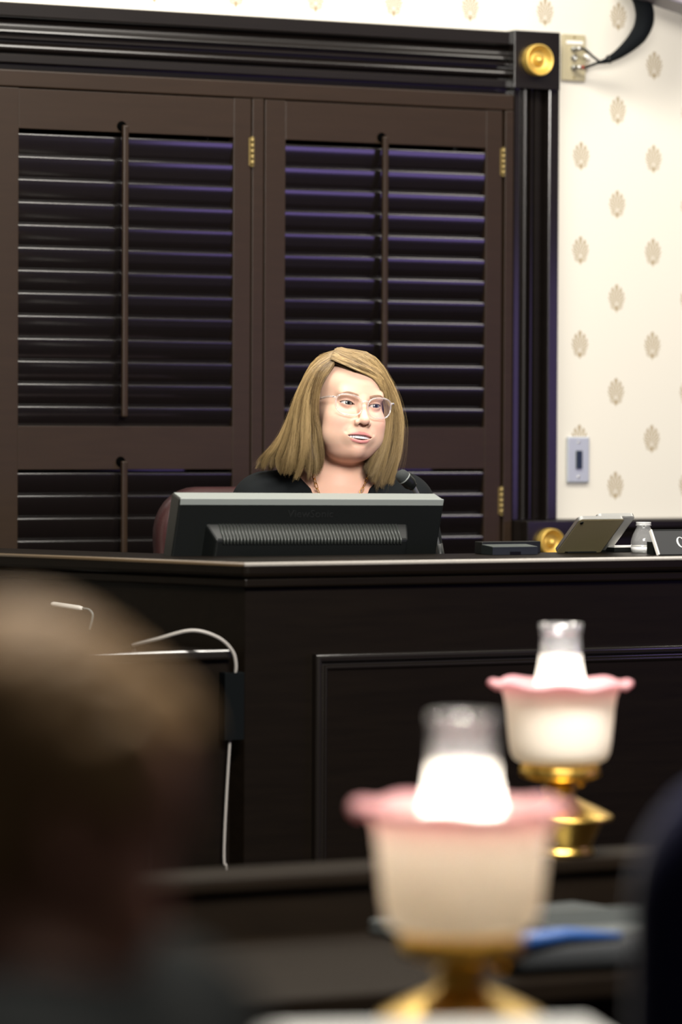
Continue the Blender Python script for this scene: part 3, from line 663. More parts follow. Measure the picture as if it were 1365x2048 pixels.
def office_chair(name, loc, rz, seat_h, back_h, w, m, label, r=0.11):
    """faces -y in its own space"""
    t = empty(name, loc, rz, label, 'chair')
    b = MB().bm(back_shape(w, back_h - seat_h + 0.02, 0.075, r, -0.06), True)
    for i in range(len(b.v)):
        x, y, z = b.v[i]; b.v[i] = (x, y + 0.235 + 0.10 * (z / 0.7), z + seat_h - 0.04)
    bk = b.build('backrest', m, t, False)
    # stitched piping just inside the pad's edge, on the side that faces the sitter
    pts = []
    hh = back_h - seat_h + 0.02
    for cx, cz, a0 in ((w / 2 - r, hh - r, 0), (-w / 2 + r, hh - r, 90)):
        for k in range(9):
            a = math.radians(a0 + 90 * k / 8); pts.append((cx + (r - 0.012) * math.cos(a), cz + (r - 0.012) * math.sin(a)))
    pts = [(w / 2 - 0.012, 0.08)] + pts + [(-w / 2 + 0.012, 0.08)]
    MB().tube([(x, 0.235 - 0.0345 - 0.06 * (x / w) ** 2 + 0.10 * (z / 0.7), z + seat_h - 0.04) for x, z in pts], 0.0028, 6).build('piping', m, bk, False)
    MB().box((-0.25, -0.27, seat_h - 0.09), (0.25, 0.21, seat_h - 0.005), 0.035, 4).build('seat', m, t, False)
    for s in (-1, 1):
        MB().box((s * 0.30 - 0.03, -0.15, seat_h + 0.17), (s * 0.30 + 0.03, 0.16, seat_h + 0.20), 0.012, 3).box((s * 0.30 - 0.012, -0.02, seat_h - 0.06), (s * 0.30 + 0.012, 0.05, seat_h + 0.17), 0.004).box((min(s * 0.22, s * 0.312), -0.02, seat_h - 0.07), (max(s * 0.22, s * 0.312), 0.05, seat_h - 0.045)).build('armrest', BLACK, t, False)
    MB().tube([(0, 0, 0.10), (0, 0, seat_h - 0.088)], 0.028, 16).build('gas_column', METAL, t, False)
    for k in range(5):
        a = 2 * PI * k / 5 + 0.3; c, s = math.cos(a), math.sin(a)
        lg = MB().tube([(0.02 * c, 0.02 * s, 0.115), (0.16 * c, 0.16 * s, 0.095), (0.29 * c, 0.29 * s, 0.075)], [0.026, 0.022, 0.015], 8).build('leg', BLACK, t, False)
        MB().lathe([(0, -0.02), (0.026, -0.02), (0.03, -0.014), (0.03, 0.014), (0.026, 0.02), (0, 0.02)], 16, Matrix.Translation((0.29 * c, 0.29 * s, 0.031)) @ Matrix.Rotation(a + PI / 2, 4, 'Z') @ Matrix.Rotation(PI / 2, 4, 'Y')).build('caster', BLACK, lg, False)
    return t
MAROON = mat('maroon_leather', (0.030, 0.0085, 0.009), 0.38, vary=0.2, scale=40, bump=0.3, bump_scale=220)
NAVY = mat('navy_fabric', (0.008, 0.009, 0.034), 0.9, spec=0.15, vary=0.3, scale=300, sheen=0.08)

# ------------------------------------------------------------------ people: distance fields meshed with surface nets (centimetres)
f32 = np.float32
def ell(P, c, r):
    q = [(P[i] - f32(c[i])) / f32(r[i]) for i in range(3)]
    k0 = np.sqrt(q[0] ** 2 + q[1] ** 2 + q[2] ** 2)
    k1 = np.sqrt((q[0] / f32(r[0])) ** 2 + (q[1] / f32(r[1])) ** 2 + (q[2] / f32(r[2])) ** 2) + f32(1e-6)
    return k0 * (k0 - 1) / k1
def sph(P, c, r): return np.sqrt((P[0] - f32(c[0])) ** 2 + (P[1] - f32(c[1])) ** 2 + (P[2] - f32(c[2])) ** 2) - f32(r)
def cap(P, a, b, ra, rb=None):
    rb = ra if rb is None else rb
    a = np.array(a, float); b = np.array(b, float); ab = b - a; L = float(ab @ ab)
    t = ((P[0] - f32(a[0])) * f32(ab[0]) + (P[1] - f32(a[1])) * f32(ab[1]) + (P[2] - f32(a[2])) * f32(ab[2])) / f32(L)
    t = np.clip(t, 0, 1)
    d = np.sqrt((P[0] - f32(a[0]) - t * f32(ab[0])) ** 2 + (P[1] - f32(a[1]) - t * f32(ab[1])) ** 2 + (P[2] - f32(a[2]) - t * f32(ab[2])) ** 2)
    return d - (f32(ra) + t * f32(rb - ra))
def chain(P, pts, rs):
    d = None
    for i in range(len(pts) - 1):
        e = cap(P, pts[i], pts[i + 1], rs[i], rs[i + 1]); d = e if d is None else np.minimum(d, e)
    return d
def su(a, b, k):
    h = np.clip(f32(0.5) + (b - a) * f32(0.5 / k), 0, 1); return b + (a - b) * h - f32(k) * h * (1 - h)
def ss(a, b, k):
    """a minus b, rounded"""
    return -su(-a, b, k)
def grid(xs, ys, zs): return [g.astype(f32) for g in (xs[:, None, None], ys[None, :, None], zs[None, None, :])]
def full(P): return np.broadcast_arrays(*P)

def surface_nets(F, xs, ys, zs):
    S = F < 0
    c = np.zeros(tuple(n - 1 for n in F.shape), np.int8)
    for i in (0, 1):
        for j in (0, 1):
            for k in (0, 1): c += S[i:i + c.shape[0], j:j + c.shape[1], k:k + c.shape[2]]
    act = (c > 0) & (c < 8); idx = np.argwhere(act); n = len(idx)
    pos = np.zeros((n, 3)); cnt = np.zeros(n); ax = (xs, ys, zs)
    corners = [(i, j, k) for i in (0, 1) for j in (0, 1) for k in (0, 1)]
    for a in corners:
        for d in range(3):
            if a[d]: continue
            b = list(a); b[d] = 1
            ia = idx + np.array(a); ib = idx + np.array(b)
            fa = F[ia[:, 0], ia[:, 1], ia[:, 2]]; fb = F[ib[:, 0], ib[:, 1], ib[:, 2]]
            m = (fa < 0) != (fb < 0); t = np.where(m, fa / np.where(m, fa - fb, 1), 0)
            for e in range(3):
                pa = ax[e][ia[:, e]]; pb = ax[e][ib[:, e]]
                pos[:, e] += np.where(m, pa + t * (pb - pa), 0)
            cnt += m
    pos /= cnt[:, None]
    vid = np.full(act.shape, -1, np.int64); vid[act] = np.arange(n)
    quads = []
    for d in range(3):
        o = [slice(1, -1)] * 3; o[d] = slice(0, -1); p = [slice(1, -1)] * 3; p[d] = slice(1, None)
        a = S[tuple(o)]; b = S[tuple(p)]; e = np.argwhere(a != b); s = a[a != b]
        base = e.copy()
        for q in range(3):
            if q != d: base[:, q] += 1
        u, v = (d + 1) % 3, (d + 2) % 3
        def at(du, dv):
            g = base.copy(); g[:, u] -= du; g[:, v] -= dv; return vid[g[:, 0], g[:, 1], g[:, 2]]
        Q = np.stack([at(1, 1), at(0, 1), at(0, 0), at(1, 0)], 1)
        Q[~s] = Q[~s][:, ::-1]; quads.append(Q)
    return pos, np.concatenate(quads)

def np_mesh(name, V, Q, k=4, smooth=True):
    me = bpy.data.meshes.new(name); V = np.asarray(V, np.float32); Q = np.asarray(Q, np.int32)
    me.vertices.add(len(V)); me.vertices.foreach_set('co', V.ravel())
    me.loops.add(Q.size); me.loops.foreach_set('vertex_index', Q.ravel())
    me.polygons.add(len(Q)); me.polygons.foreach_set('loop_start', np.arange(0, Q.size, k, dtype=np.int32))
    me.polygons.foreach_set('loop_total', np.full(len(Q), k, np.int32))
    me.update(); me.validate()
    if smooth: me.shade_smooth()
    return me
def set_col(me, C, name='tone'):
    a = me.color_attributes.new(name, 'FLOAT_COLOR', 'POINT')
    a.data.foreach_set('color', np.concatenate([C, np.ones((len(C), 1))], 1).astype(np.float32).ravel())
def axis(*segs):
    """(start, stop, step) runs joined into one uneven axis"""
    out = []
    for a, b, s in segs: out.append(np.linspace(a, b, max(2, int(round((b - a) / s)) + 1))[:-1])
    out.append(np.array([segs[-1][1]])); return np.concatenate(out)

ZS = 0.94                                            # length of the lower face
def head_field(P, mouth_open=True, ears=True):
    """a head that looks along -y; eye level at z = 0, centimetres"""
    P = [P[0], P[1], np.where(P[2] < 0, P[2] / f32(ZS), P[2])]
    d = ell(P, (0, 1.0, 2.9), (7.3, 9.2, 7.7))                       # cranium
    d = su(d, ell(P, (0, -3.0, 4.0), (6.5, 5.7, 4.8)), 2.0)          # forehead
    d = su(d, ell(P, (0, -2.4, -2.8), (6.35, 6.1, 7.6)), 2.0)         # middle of the face
    d = su(d, ell(P, (0, -3.3, -7.0), (5.2, 5.2, 4.0)), 1.6)         # jaw
    d = su(d, sph(P, (0, -7.0, -9.6), 1.75), 1.6)                    # chin
    d = su(d, ell(P, (0, -2.8, -10.2), (4.6, 4.2, 2.2)), 2.0)        # soft underside of the chin
    for s in (-1, 1):
        d = su(d, sph(P, (s * 3.5, -5.6, -3.6), 2.75), 2.0)           # cheek
        d = su(d, sph(P, (s * 3.7, -4.6, -7.0), 2.5), 2.4)           # jowl
    d = su(d, cap(P, (-3.6, -7.3, 1.9), (3.6, -7.3, 1.9), 1.15), 1.3)  # brow
    for s in (-1, 1):                                                # eye sockets
        d = ss(d, ell(P, (s * 3.05, -9.6, -0.1), (1.9, 2.0, 1.25)), 1.0)
    # nose
    n = chain(P, [(0, -8.1, 0.8), (0, -9.0, -1.2), (0, -10.3, -3.4)], [0.80, 0.84, 0.92])
    n = su(n, sph(P, (0, -10.5, -3.6), 0.92), 0.5)
    for s in (-1, 1):
        n = su(n, ell(P, (s * 1.18, -9.35, -4.1), (0.74, 1.0, 0.74)), 0.8)
    d = su(d, n, 1.0)
    d = su(d, ell(P, (0, -7.35, -6.7), (3.2, 2.2, 2.3)), 1.2)        # muzzle under the nose
    for s in (-1, 1):
        d = ss(d, ell(P, (s * 0.66, -9.95, -4.42), (0.42, 0.62, 0.55)), 0.12)   # nostrils
        d = ss(d, cap(P, (s * 1.95, -9.35, -4.1), (s * 3.0, -8.7, -6.2), 0.10, 0.02), 0.8)   # smile fold
    d = ss(d, cap(P, (0, -9.9, -5.2), (0, -9.85, -5.9), 0.18), 0.3)  # philtrum
    # lips
    ul = chain(P, [(-2.75, -7.55, -6.95), (-1.6, -8.98, -6.60), (-0.5, -9.38, -6.40), (0, -9.38, -6.46), (0.5, -9.38, -6.40), (1.6, -8.98, -6.60), (2.75, -7.55, -6.95)], [0.12, 0.22, 0.28, 0.26, 0.28, 0.22, 0.12])
    ll = chain(P, [(-2.7, -7.55, -7.12), (-1.4, -8.85, -7.92), (0, -9.15, -8.16), (1.4, -8.85, -7.92), (2.7, -7.55, -7.12)], [0.12, 0.28, 0.33, 0.28, 0.12])
    d = su(d, ul, 0.28); d = su(d, ll, 0.30)
    d = ss(d, cap(P, (-1.2, -9.0, -9.0), (1.2, -9.0, -9.0), 0.25), 0.5)   # crease above the chin
    if mouth_open:
        x = np.abs(P[0]); t = np.clip(1 - (x / f32(2.7)) ** 2, 0, 1)
        up = -6.96 + 0.28 * t; lo = -7.02 - 0.74 * t                 # opening between the lips
        m = np.maximum(np.maximum(P[2] - up, lo - P[2]), np.maximum(P[1] + f32(7.4), x - f32(2.62)))
        d = ss(d, m, 0.10)
    # lids: a shell over the eyeball with an almond opening
    for s in (-1, 1):
        c = (s * 3.05, -7.05, 0.0)
        d = su(d, sph(P, c, 1.36), 0.35)
        x = (P[0] - f32(c[0])) * f32(s); t = np.clip(1 - (x / f32(1.42)) ** 2, 0, 1)
        up = 0.10 * x / 1.4 + 0.41 * t ** 0.8 - 0.03; lo = 0.10 * x / 1.4 - 0.33 * t - 0.03
        m = np.maximum(np.maximum(P[2] - up.astype(f32), lo.astype(f32) - P[2]), np.maximum(P[1] + f32(6.9), np.abs(x) - f32(1.40)))
        d = ss(d, m, 0.08)
        d = ss(d, chain(P, [(c[0] - 1.25, -8.05, 0.42), (c[0], -8.55, 0.92), (c[0] + 1.25, -8.05, 0.42)], [0.06, 0.10, 0.06]), 0.16)   # lid crease
        d = np.maximum(d, -sph(P, c, 1.17))
    if ears:
        for s in (-1, 1):
            e = ell(P, (s * 7.35, 1.3, -0.9), (0.85, 1.75, 3.05))
            e = ss(e, ell(P, (s * 8.1, 0.9, -0.6), (0.7, 1.0, 1.9)), 0.4)
            d = su(d, e, 0.5)
    return d

SKINM = attr_mat('skin', 'tone', 0.52, 0.3, Subsurface_Weight=0.12, Subsurface_Scale=0.004)
SKINM.node_tree.nodes['Principled BSDF'].inputs['Subsurface Radius'].default_value = (1.0, 0.35, 0.2)
def skin_colour(V, base, lip, blush, head=True):
    """pigment per point: lips, cheeks, lash line, plus shade painted into the nostrils; V in head space (cm)"""
    V = V.copy(); V[:, 2] = np.where(V[:, 2] < 0, V[:, 2] / ZS, V[:, 2])
    n = len(V); C = np.tile(np.array(base), (n, 1)); P = [V[:, i].astype(f32) for i in range(3)]
    def mix(w, col):
        nonlocal C
        w = np.clip(w, 0, 1)[:, None]; C = C * (1 - w) + np.array(col) * w
    for s in (-1, 1):
        mix(0.55 * np.exp(-(sph(P, (s * 4.3, -7.2, -4.0), 0) / 2.3) ** 2), blush)
    mix(0.35 * np.exp(-(sph(P, (0, -11.2, -4.0), 0) / 1.2) ** 2), blush)
    mix(0.25 * np.exp(-(np.maximum(V[:, 2] + 11.0, 0) / 3) ** 2) * (V[:, 2] < -9), blush)
    ul = chain(P, [(-2.75, -8.15, -6.95), (-1.6, -9.1, -6.62), (-0.5, -9.5, -6.42), (0, -9.5, -6.48), (0.5, -9.5, -6.42), (1.6, -9.1, -6.62), (2.75, -8.15, -6.95)], [0.10, 0.26, 0.32, 0.30, 0.32, 0.26, 0.10])
    ll = chain(P, [(-2.7, -8.1, -7.12), (-1.4, -8.95, -7.92), (0, -9.3, -8.16), (1.4, -8.95, -7.92), (2.7, -8.1, -7.12)], [0.10, 0.30, 0.36, 0.30, 0.10])
    mix((0.22 - np.minimum(ul, ll)) / 0.22 * 0.9, lip)
    mix(((V[:, 1] > -8.3 + 0.10 * V[:, 0] ** 2) & (np.abs(V[:, 0]) < 2.65) & (np.abs(V[:, 2] + 7.2) < 0.85) & (V[:, 1] < -6.5)) * 0.9, (0.10, 0.015, 0.02))
    for s in (-1, 1):
        c = (s * 3.05, -7.05, 0.0); x = (V[:, 0] - c[0]) * s; t = np.clip(1 - (x / 1.42) ** 2, 0, 1)
        up = 0.10 * x / 1.4 + 0.41 * t ** 0.8 - 0.03; lo = 0.10 * x / 1.4 - 0.33 * t - 0.03
        near = (np.abs(x) < 1.5) & (V[:, 1] < -7.2)
        mix(near * np.exp(-((V[:, 2] - up - 0.02) / 0.13) ** 2) * 0.95, (0.06, 0.035, 0.03))
        mix(near * np.exp(-((V[:, 2] - lo + 0.03) / 0.10) ** 2) * 0.6, (0.18, 0.10, 0.08))
        mix(near * np.exp(-((V[:, 2] - up - 0.45) / 0.12) ** 2) * 0.25, (0.45, 0.25, 0.20))
        mix(0.8 * np.exp(-(sph(P, (s * 0.66, -9.95, -4.4), 0) / 0.5) ** 2), (0.16, 0.05, 0.04))  # dark of the nostril hollows painted into the skin
    return C

def eye_mesh(name, parent, mtx, gaze, iris):
    """eyeball: white, iris and pupil as rings of one lathe round the gaze"""
    m = bpy.data.materials.new(name + '_surface'); m.use_nodes = True; nt = m.node_tree; b = nt.nodes['Principled BSDF']
    tc = nt.nodes.new('ShaderNodeTexCoord'); s = nt.nodes.new('ShaderNodeSeparateXYZ'); nt.links.new(tc.outputs['Object'], s.inputs[0])
    rad = ((N(nt, s.outputs[0]) * N(nt, s.outputs[0]) + N(nt, s.outputs[1]) * N(nt, s.outputs[1])).op('SQRT')) / 0.012
    rp = nt.nodes.new('ShaderNodeValToRGB'); nt.links.new(rad.s, rp.inputs[0]); rp.color_ramp.interpolation = 'LINEAR'
    e = rp.color_ramp.elements; e[0].position = 0.22; e[0].color = (0.004, 0.004, 0.005, 1); e[1].position = 0.60; e[1].color = (0.72, 0.68, 0.66, 1)
    for p, c in ((0.26, iris), (0.46, iris), (0.55, tuple(0.35 * q for q in iris))):
        x = e.new(p); x.color = (*c, 1)
    front = N(nt, s.outputs[2]).gt(0.0)
    mx = nt.nodes.new('ShaderNodeMix'); mx.data_type = 'RGBA'; mx.inputs['A'].default_value = (0.72, 0.68, 0.66, 1)
    nt.links.new(front.s, mx.inputs['Factor']); nt.links.new(rp.outputs[0], mx.inputs['B']); nt.links.new(mx.outputs['Result'], b.inputs['Base Color'])
    b.inputs['Roughness'].default_value = 0.12
    pr = [(0.0116 * math.sin(PI * k / 20), -0.0116 * math.cos(PI * k / 20)) for k in range(21)]
    me = MB().lathe(pr, 28).mesh(name); o = link(name, me, m, parent, False)
    o.matrix_basis = Matrix.Identity(4); o.matrix_parent_inverse = mat_of(parent).inverted()
    q = Vector(gaze).to_track_quat('Z', 'Y').to_matrix().to_4x4()
    w = mtx @ q; o.location = w.translation; o.rotation_euler = w.to_euler(); o.scale = (1, 1, 1)
    return o

# ------------------------------------------------------------------ the woman at the dais
# C space: centimetres, x along the picture's right, y away from the camera's side of the room, z up, origin between her ears
CW = Matrix((R0, F0, UP)).transposed().to_4x4(); CW.translation = Vector((3.672, 6.998, 1.481))
CW = CW @ Matrix.Diagonal((0.01, 0.01, 0.01, 1))
HR = Matrix.Rotation(math.radians(21), 4, 'Z') @ Matrix.Rotation(math.radians(6), 4, 'Y') @ Matrix.Rotation(math.radians(-2), 4, 'X')
HI = HR.inverted()
def toH(p): v = HI @ Vector(p); return (v.x, v.y, v.z)
HW = CW @ HR                                        # head space (cm) to world (m)

woman = empty('person', (3.70, 7.04, 0.33), 0, 'woman with shoulder-length blonde hair, clear glasses and black top speaking behind the monitor', 'person')

BODY = dict(
    neck=[((-0.3, 2.6, -6), 5.3), ((-1.6, 3.8, -13), 5.2), ((-2.6, 5.0, -19), 6.6)],
    shL=(-16.8, 6.0, -20.0), shR=(11.0, 7.0, -20.0))
def torso_field(P, T):
    """T maps C-space points into P's space; P must be an isometry of C space"""
    d = cap(P, T((-2.9, 6, -27)), T((-2.9, 6.5, -58)), 12.5, 12.0)
    d = su(d, cap(P, T((-8.5, 4.0, -29)), T((3.0, 4.5, -29)), 9.0), 5)       # ribs and chest
    d = su(d, cap(P, T((-8.6, -1.5, -36)), T((-8.4, -1.2, -37)), 6.5), 4)    # bust
    d = su(d, cap(P, T((2.6, -1.2, -36)), T((2.8, -1.0, -37)), 6.5), 4)
    d = su(d, cap(P, T(BODY['shL']), T(BODY['shR']), 5.4), 4)                # shoulder girdle
    d = su(d, cap(P, T((-2.4, 5.5, -14.5)), T((-14, 6.2, -19.5)), 3.2, 3.6), 4)
    d = su(d, cap(P, T((-2.2, 5.8, -14.5)), T((9, 7.0, -19.5)), 3.2, 3.6), 4)
    d = su(d, cap(P, T((-9, 6.5, -62)), T((3.5, 7.0, -62)), 12.0), 5)        # hips
    return d
ARMS = [[(-18.0, 5.5, -21.0), (-22.5, 9.0, -47.0), (-16.0, -9.0, -52.0)], [(12.2, 6.5, -21.0), (18.0, 10.0, -47.0), (12.0, -8.0, -52.0)]]
LEGS = [[(-10.5, 4, -66), (-12.5, -34, -65), (-12.5, -33, -105)], [(4.5, 4, -66), (7.5, -33, -65), (7.5, -32, -105)]]
FEET = [[(-12.5, -32, -110), (-13.5, -47, -112)], [(7.5, -31, -110), (8.5, -46, -112)]]
def hand(b, c, s):
    """a hand that goes on from the forearm b > c, palm down; s = 1 when the thumb lies to its right"""
    w = np.array(c, float); fwd = w - np.array(b); fwd /= np.linalg.norm(fwd); lat = np.cross(fwd, (0, 0, 1)); lat /= np.linalg.norm(lat); upv = np.cross(lat, fwd)
    lat = lat * s
    L = lambda u, v, t: tuple(w + fwd * u + lat * v + upv * t)
    box = [np.array(L(u, v, t)) for u in (-4, 20) for v in (-7, 7) for t in (-5, 3)]
    gx, gy, gz = [np.arange(p, q, 0.28) for p, q in zip(np.minimum.reduce(box), np.maximum.reduce(box))]
    G = grid(gx, gy, gz)
    h = cap(G, L(-4, 0, 0), L(1, 0, 0), 2.5, 2.3)
    for v0, v1, u1 in ((-2.2, -2.8, 7.5), (1.6, 2.4, 8), (0, 0, 8.2)): h = su(h, chain(G, [L(2, v0, 0), L(u1, v1, -0.2)], [1.5, 1.35]), 1.3)
    for v, ln in ((-3.1, 5.6), (-1.1, 7.0), (0.9, 7.6), (2.9, 6.8)):
        h = su(h, chain(G, [L(7.8, v * 0.85, -0.2), L(7.8 + ln * 0.45, v, -0.2), L(7.8 + ln * 0.76, v * 1.04, -1.2), L(7.8 + ln * 0.95, v * 1.05, -2.4)], [0.95, 0.85, 0.78, 0.66]), 0.25)
    h = su(h, chain(G, [L(2.0, 2.6, -0.4), L(4.6, 4.8, -1.0), L(7.2, 5.6, -1.8)], [1.3, 1.0, 0.8]), 0.6)
    return surface_nets(np.array(h, f32), gx, gy, gz)
def build_woman():
    xs = axis((-40, -9.2, 1.1), (-9.2, -7.2, 0.22), (-7.2, 7.2, 0.115), (7.2, 9.2, 0.22), (9.2, 36, 1.1))
    ys = axis((-56, -13.4, 1.3), (-13.4, -12, 0.25), (-12, -5.6, 0.115), (-5.6, 11.2, 0.24), (11.2, 26, 1.1))
    zs = axis((-118, -32, 1.3), (-32, -12.2, 0.28), (-12.2, 4.2, 0.115), (4.2, 11.6, 0.22), (11.6, 13, 0.7))
    P = grid(xs, ys, zs); T = toH
    d = torso_field(P, T)
    for a, b, c in ARMS:
        d = su(d, cap(P, T(a), T(b), 4.6, 3.8), 2.0); d = su(d, cap(P, T(b), T(c), 3.9, 2.7), 1.5)
    for a, b, c in LEGS:
        d = su(d, cap(P, T(a), T(b), 8.0, 5.8), 3.0); d = su(d, cap(P, T(b), T(c), 5.7, 3.6), 2.0)
    for a, b in FEET: d = su(d, cap(P, T(a), T(b), 3.4, 2.4), 2.0)
    nk = BODY['neck']
    d = su(d, chain(P, [T(p) for p, r in nk], [r for p, r in nk]), 2.6)
    for s in (-1, 1): d = su(d, cap(P, T((s * 1.2 - 2.0, -1.0, -18.6)), T((s * 5.5 - 2.4, 0.2, -18.4)), 0.7), 1.8)      # collar bones
    d = np.array(d, f32)
    i0, i1 = np.searchsorted(xs, -9.3), np.searchsorted(xs, 9.3); j0, j1 = np.searchsorted(ys, -13.5), np.searchsorted(ys, 11.4); k0 = np.searchsorted(zs, -16)
    h = head_field(grid(xs[i0:i1], ys[j0:j1], zs[k0:]))
    d[i0:i1, j0:j1, k0:] = su(d[i0:i1, j0:j1, k0:], h, 1.4)
    # the blend may not refill mouth, nostrils and lids
    zz = np.broadcast_to(zs[k0:][None, None, :], h.shape)
    d[i0:i1, j0:j1, k0:] = np.where(zz > -9.2, np.where(np.broadcast_to(ys[j0:j1][None, :, None], h.shape) < -3, h, d[i0:i1, j0:j1, k0:]), d[i0:i1, j0:j1, k0:])
    V, Q = surface_nets(d, xs, ys, zs)
    C = skin_colour(V, (0.70, 0.46, 0.345), (0.64, 0.25, 0.24), (0.74, 0.38, 0.31))
    # hands: palm, four unequal curled fingers and a thumb each, resting on the work surface
    VV, QQ, CC = [V], [Q], [C]; off = len(V)
    for s, (a, b, c) in zip((1, -1), ARMS):
        v_, q_ = hand(b, c, s); v_ = np.array([toH(p) for p in v_]); VV.append(v_); QQ.append(q_ + off); off += len(v_); CC.append(np.tile((0.70, 0.46, 0.345), (len(v_), 1)))
    V = np.concatenate(VV); Q = np.concatenate(QQ); C = np.concatenate(CC)
    me = np_mesh('body', V, Q); set_col(me, C); me.transform(HW)
    link('body', me, SKINM, woman)

    # black top: shell over trunk and arms, open in a V at the front
    xs = np.arange(-34, 30, 0.45); ys = np.arange(-24, 24, 0.5); zs = np.arange(-62, -9, 0.45); P = grid(xs, ys, zs); T = lambda p: p
    d = torso_field(P, T)
    for a, b, c in ARMS:
        d = su(d, cap(P, a, b, 5.3, 4.8), 2.5); d = su(d, cap(P, b, tuple(np.array(b) + 0.86 * (np.array(c) - np.array(b))), 4.7, 3.7), 1.8)
    fold = 0.22 * np.sin(P[0] * 0.55 + P[2] * 0.42 + 1.3 * np.sin(P[1] * 0.3)) * np.clip((-P[2] - 17) / 10, 0, 1)
    d = d - 0.75 - fold.astype(f32)
    nk = chain(P, [(-0.3, 2.6, -6), (-1.6, 3.8, -13), (-2.3, 5.0, -17.2)], [7.4, 6.8, 6.8])
    d = ss(d, nk, 0.5)
    half = (P[2] + f32(31.4)) * f32(0.42)
    vee = np.maximum(np.abs(P[0] + f32(1.4)) - half - np.clip((P[2] + 17) * 0.6, 0, 9), P[1] - f32(4.5)) * f32(0.9)
    d = ss(d, vee, 0.4)
    d = np.maximum(d, -(P[2] + f32(60)))
    d = np.maximum(d, P[2] + f32(12.4))
    V, Q = surface_nets(np.array(np.broadcast_to(d, (len(xs), len(ys), len(zs))), f32), xs, ys, zs)
    me = np_mesh('blouse', V, Q); me.transform(CW)
    link('blouse', me, mat('black_knit', (0.003, 0.0045, 0.0055), 0.85, vary=0.2, scale=300, spec=0.2), woman)
    # trousers and shoes
    xs = np.arange(-28, 24, 1.0); ys = np.arange(-58, 24, 1.0); zs = np.arange(-116, -48, 1.0); P = grid(xs, ys, zs)
    d = cap(P, (-9, 6.5, -62), (3.5, 7.0, -62), 12.8); d = su(d, cap(P, (-2.9, 6.5, -52), (-2.9, 6.5, -60), 12.6), 4)
    for a, b, c in LEGS: d = su(d, cap(P, a, b, 8.9, 6.8), 3.0); d = su(d, cap(P, b, c, 6.7, 5.2), 2.0)
    d = np.maximum(d, P[2] + f32(51)); d = np.maximum(d, -(P[2] + f32(107)))
    V, Q = surface_nets(np.array(np.broadcast_to(d, (len(xs), len(ys), len(zs))), f32), xs, ys, zs)
    me = np_mesh('trousers', V, Q); me.transform(CW); link('trousers', me, mat('dark_trousers', (0.012, 0.012, 0.016), 0.85), woman)
    for a, b in FEET:
        P = grid(np.arange(a[0] - 7, a[0] + 7, 0.7), np.arange(b[1] - 6, a[1] + 8, 0.7), np.arange(-117, -103, 0.7))
        d = su(cap(P, a, b, 4.2, 3.1), ell(P, (b[0], b[1], -113.2), (4.4, 5, 2.2)), 2.0); d = np.maximum(d, -(P[2] + f32(115.4))); d = np.maximum(d, P[2] + f32(106.5))
        V, Q = surface_nets(np.array(d, f32), *[g.ravel() for g in P]); me = np_mesh('shoe', V, Q); me.transform(CW); link('shoe', me, BLACK, woman)
build_woman()

# eyes, teeth, brows
for s in (-1, 1):
    c = HW @ Vector((s * 3.05, -7.05, 0.0)); m3 = HW.to_3x3() * 100
    g = m3 @ Vector((0.10 if s > 0 else 0.13, -1.0, 0.0))
    eye_mesh('eye', woman, Matrix.Translation(c), g, (0.085, 0.10, 0.095))
TOOTH = mat('tooth_enamel', (0.78, 0.78, 0.80), 0.2)
for i in range(-5, 5):
    x = (i + 0.5) * (0.50 if abs(i + 0.5) > 1 else 0.54); w = 0.275 if abs(i + 0.5) < 1 else 0.252
    y = -8.55 + 0.13 * x * x; a = math.atan(0.26 * x); h = 0.78 - 0.035 * x * x
    m = HW @ Matrix.Translation((x, y, -6.65 * ZS)) @ Matrix.Rotation(a, 4, 'Z')
    MB().box((-w, -0.20, -h), (w, 0.22, 0.35), 0.10, 3, m).build('tooth', TOOTH, woman)
MB().lathe([(0, -0.02), (0.018, -0.02), (0.02, 0), (0.018, 0.02), (0, 0.02)], 20, HW @ Matrix.Translation((0, -6.0, -7.3)) @ Matrix.Diagonal((100 * 0.9, 100 * 0.6, 100 * 0.25, 1))).build('tongue', mat('tongue_pink', (0.25, 0.05, 0.05), 0.5), woman)
BROWM = mat('brow_hair', (0.42, 0.26, 0.18), 0.7)
for s in (-1, 1):
    mb = MB()
    for k in range(240):
        t = rng.random(); x = s * (1.15 + 3.7 * t); zc = 1.55 + 0.62 * math.sin(PI * min(1, t * 1.25) * 0.62) - 0.45 * max(0, t - 0.6) * 2
        th = 0.30 * (1 - 0.75 * t); z = zc + (rng.random() - 0.5) * 2 * th * 0.85
        y = -9.12 + 0.062 * (abs(x) - 1) ** 2
        L = 0.55; dx, dz = s * L, 0.16 * (1 - 2 * t)
        p = [HW @ Vector(q) for q in ((x, y + 0.06, z), (x + dx * .5, y - 0.01 + 0.03 * t, z + dz * .6), (x + dx, y + 0.10 + 0.12 * t, z + dz))]
        mb.tube(p, [0.00022, 0.00022, 0.00008], 3, False)
    tag(mb.build('eyebrow', BROWM, woman), kind='stuff')

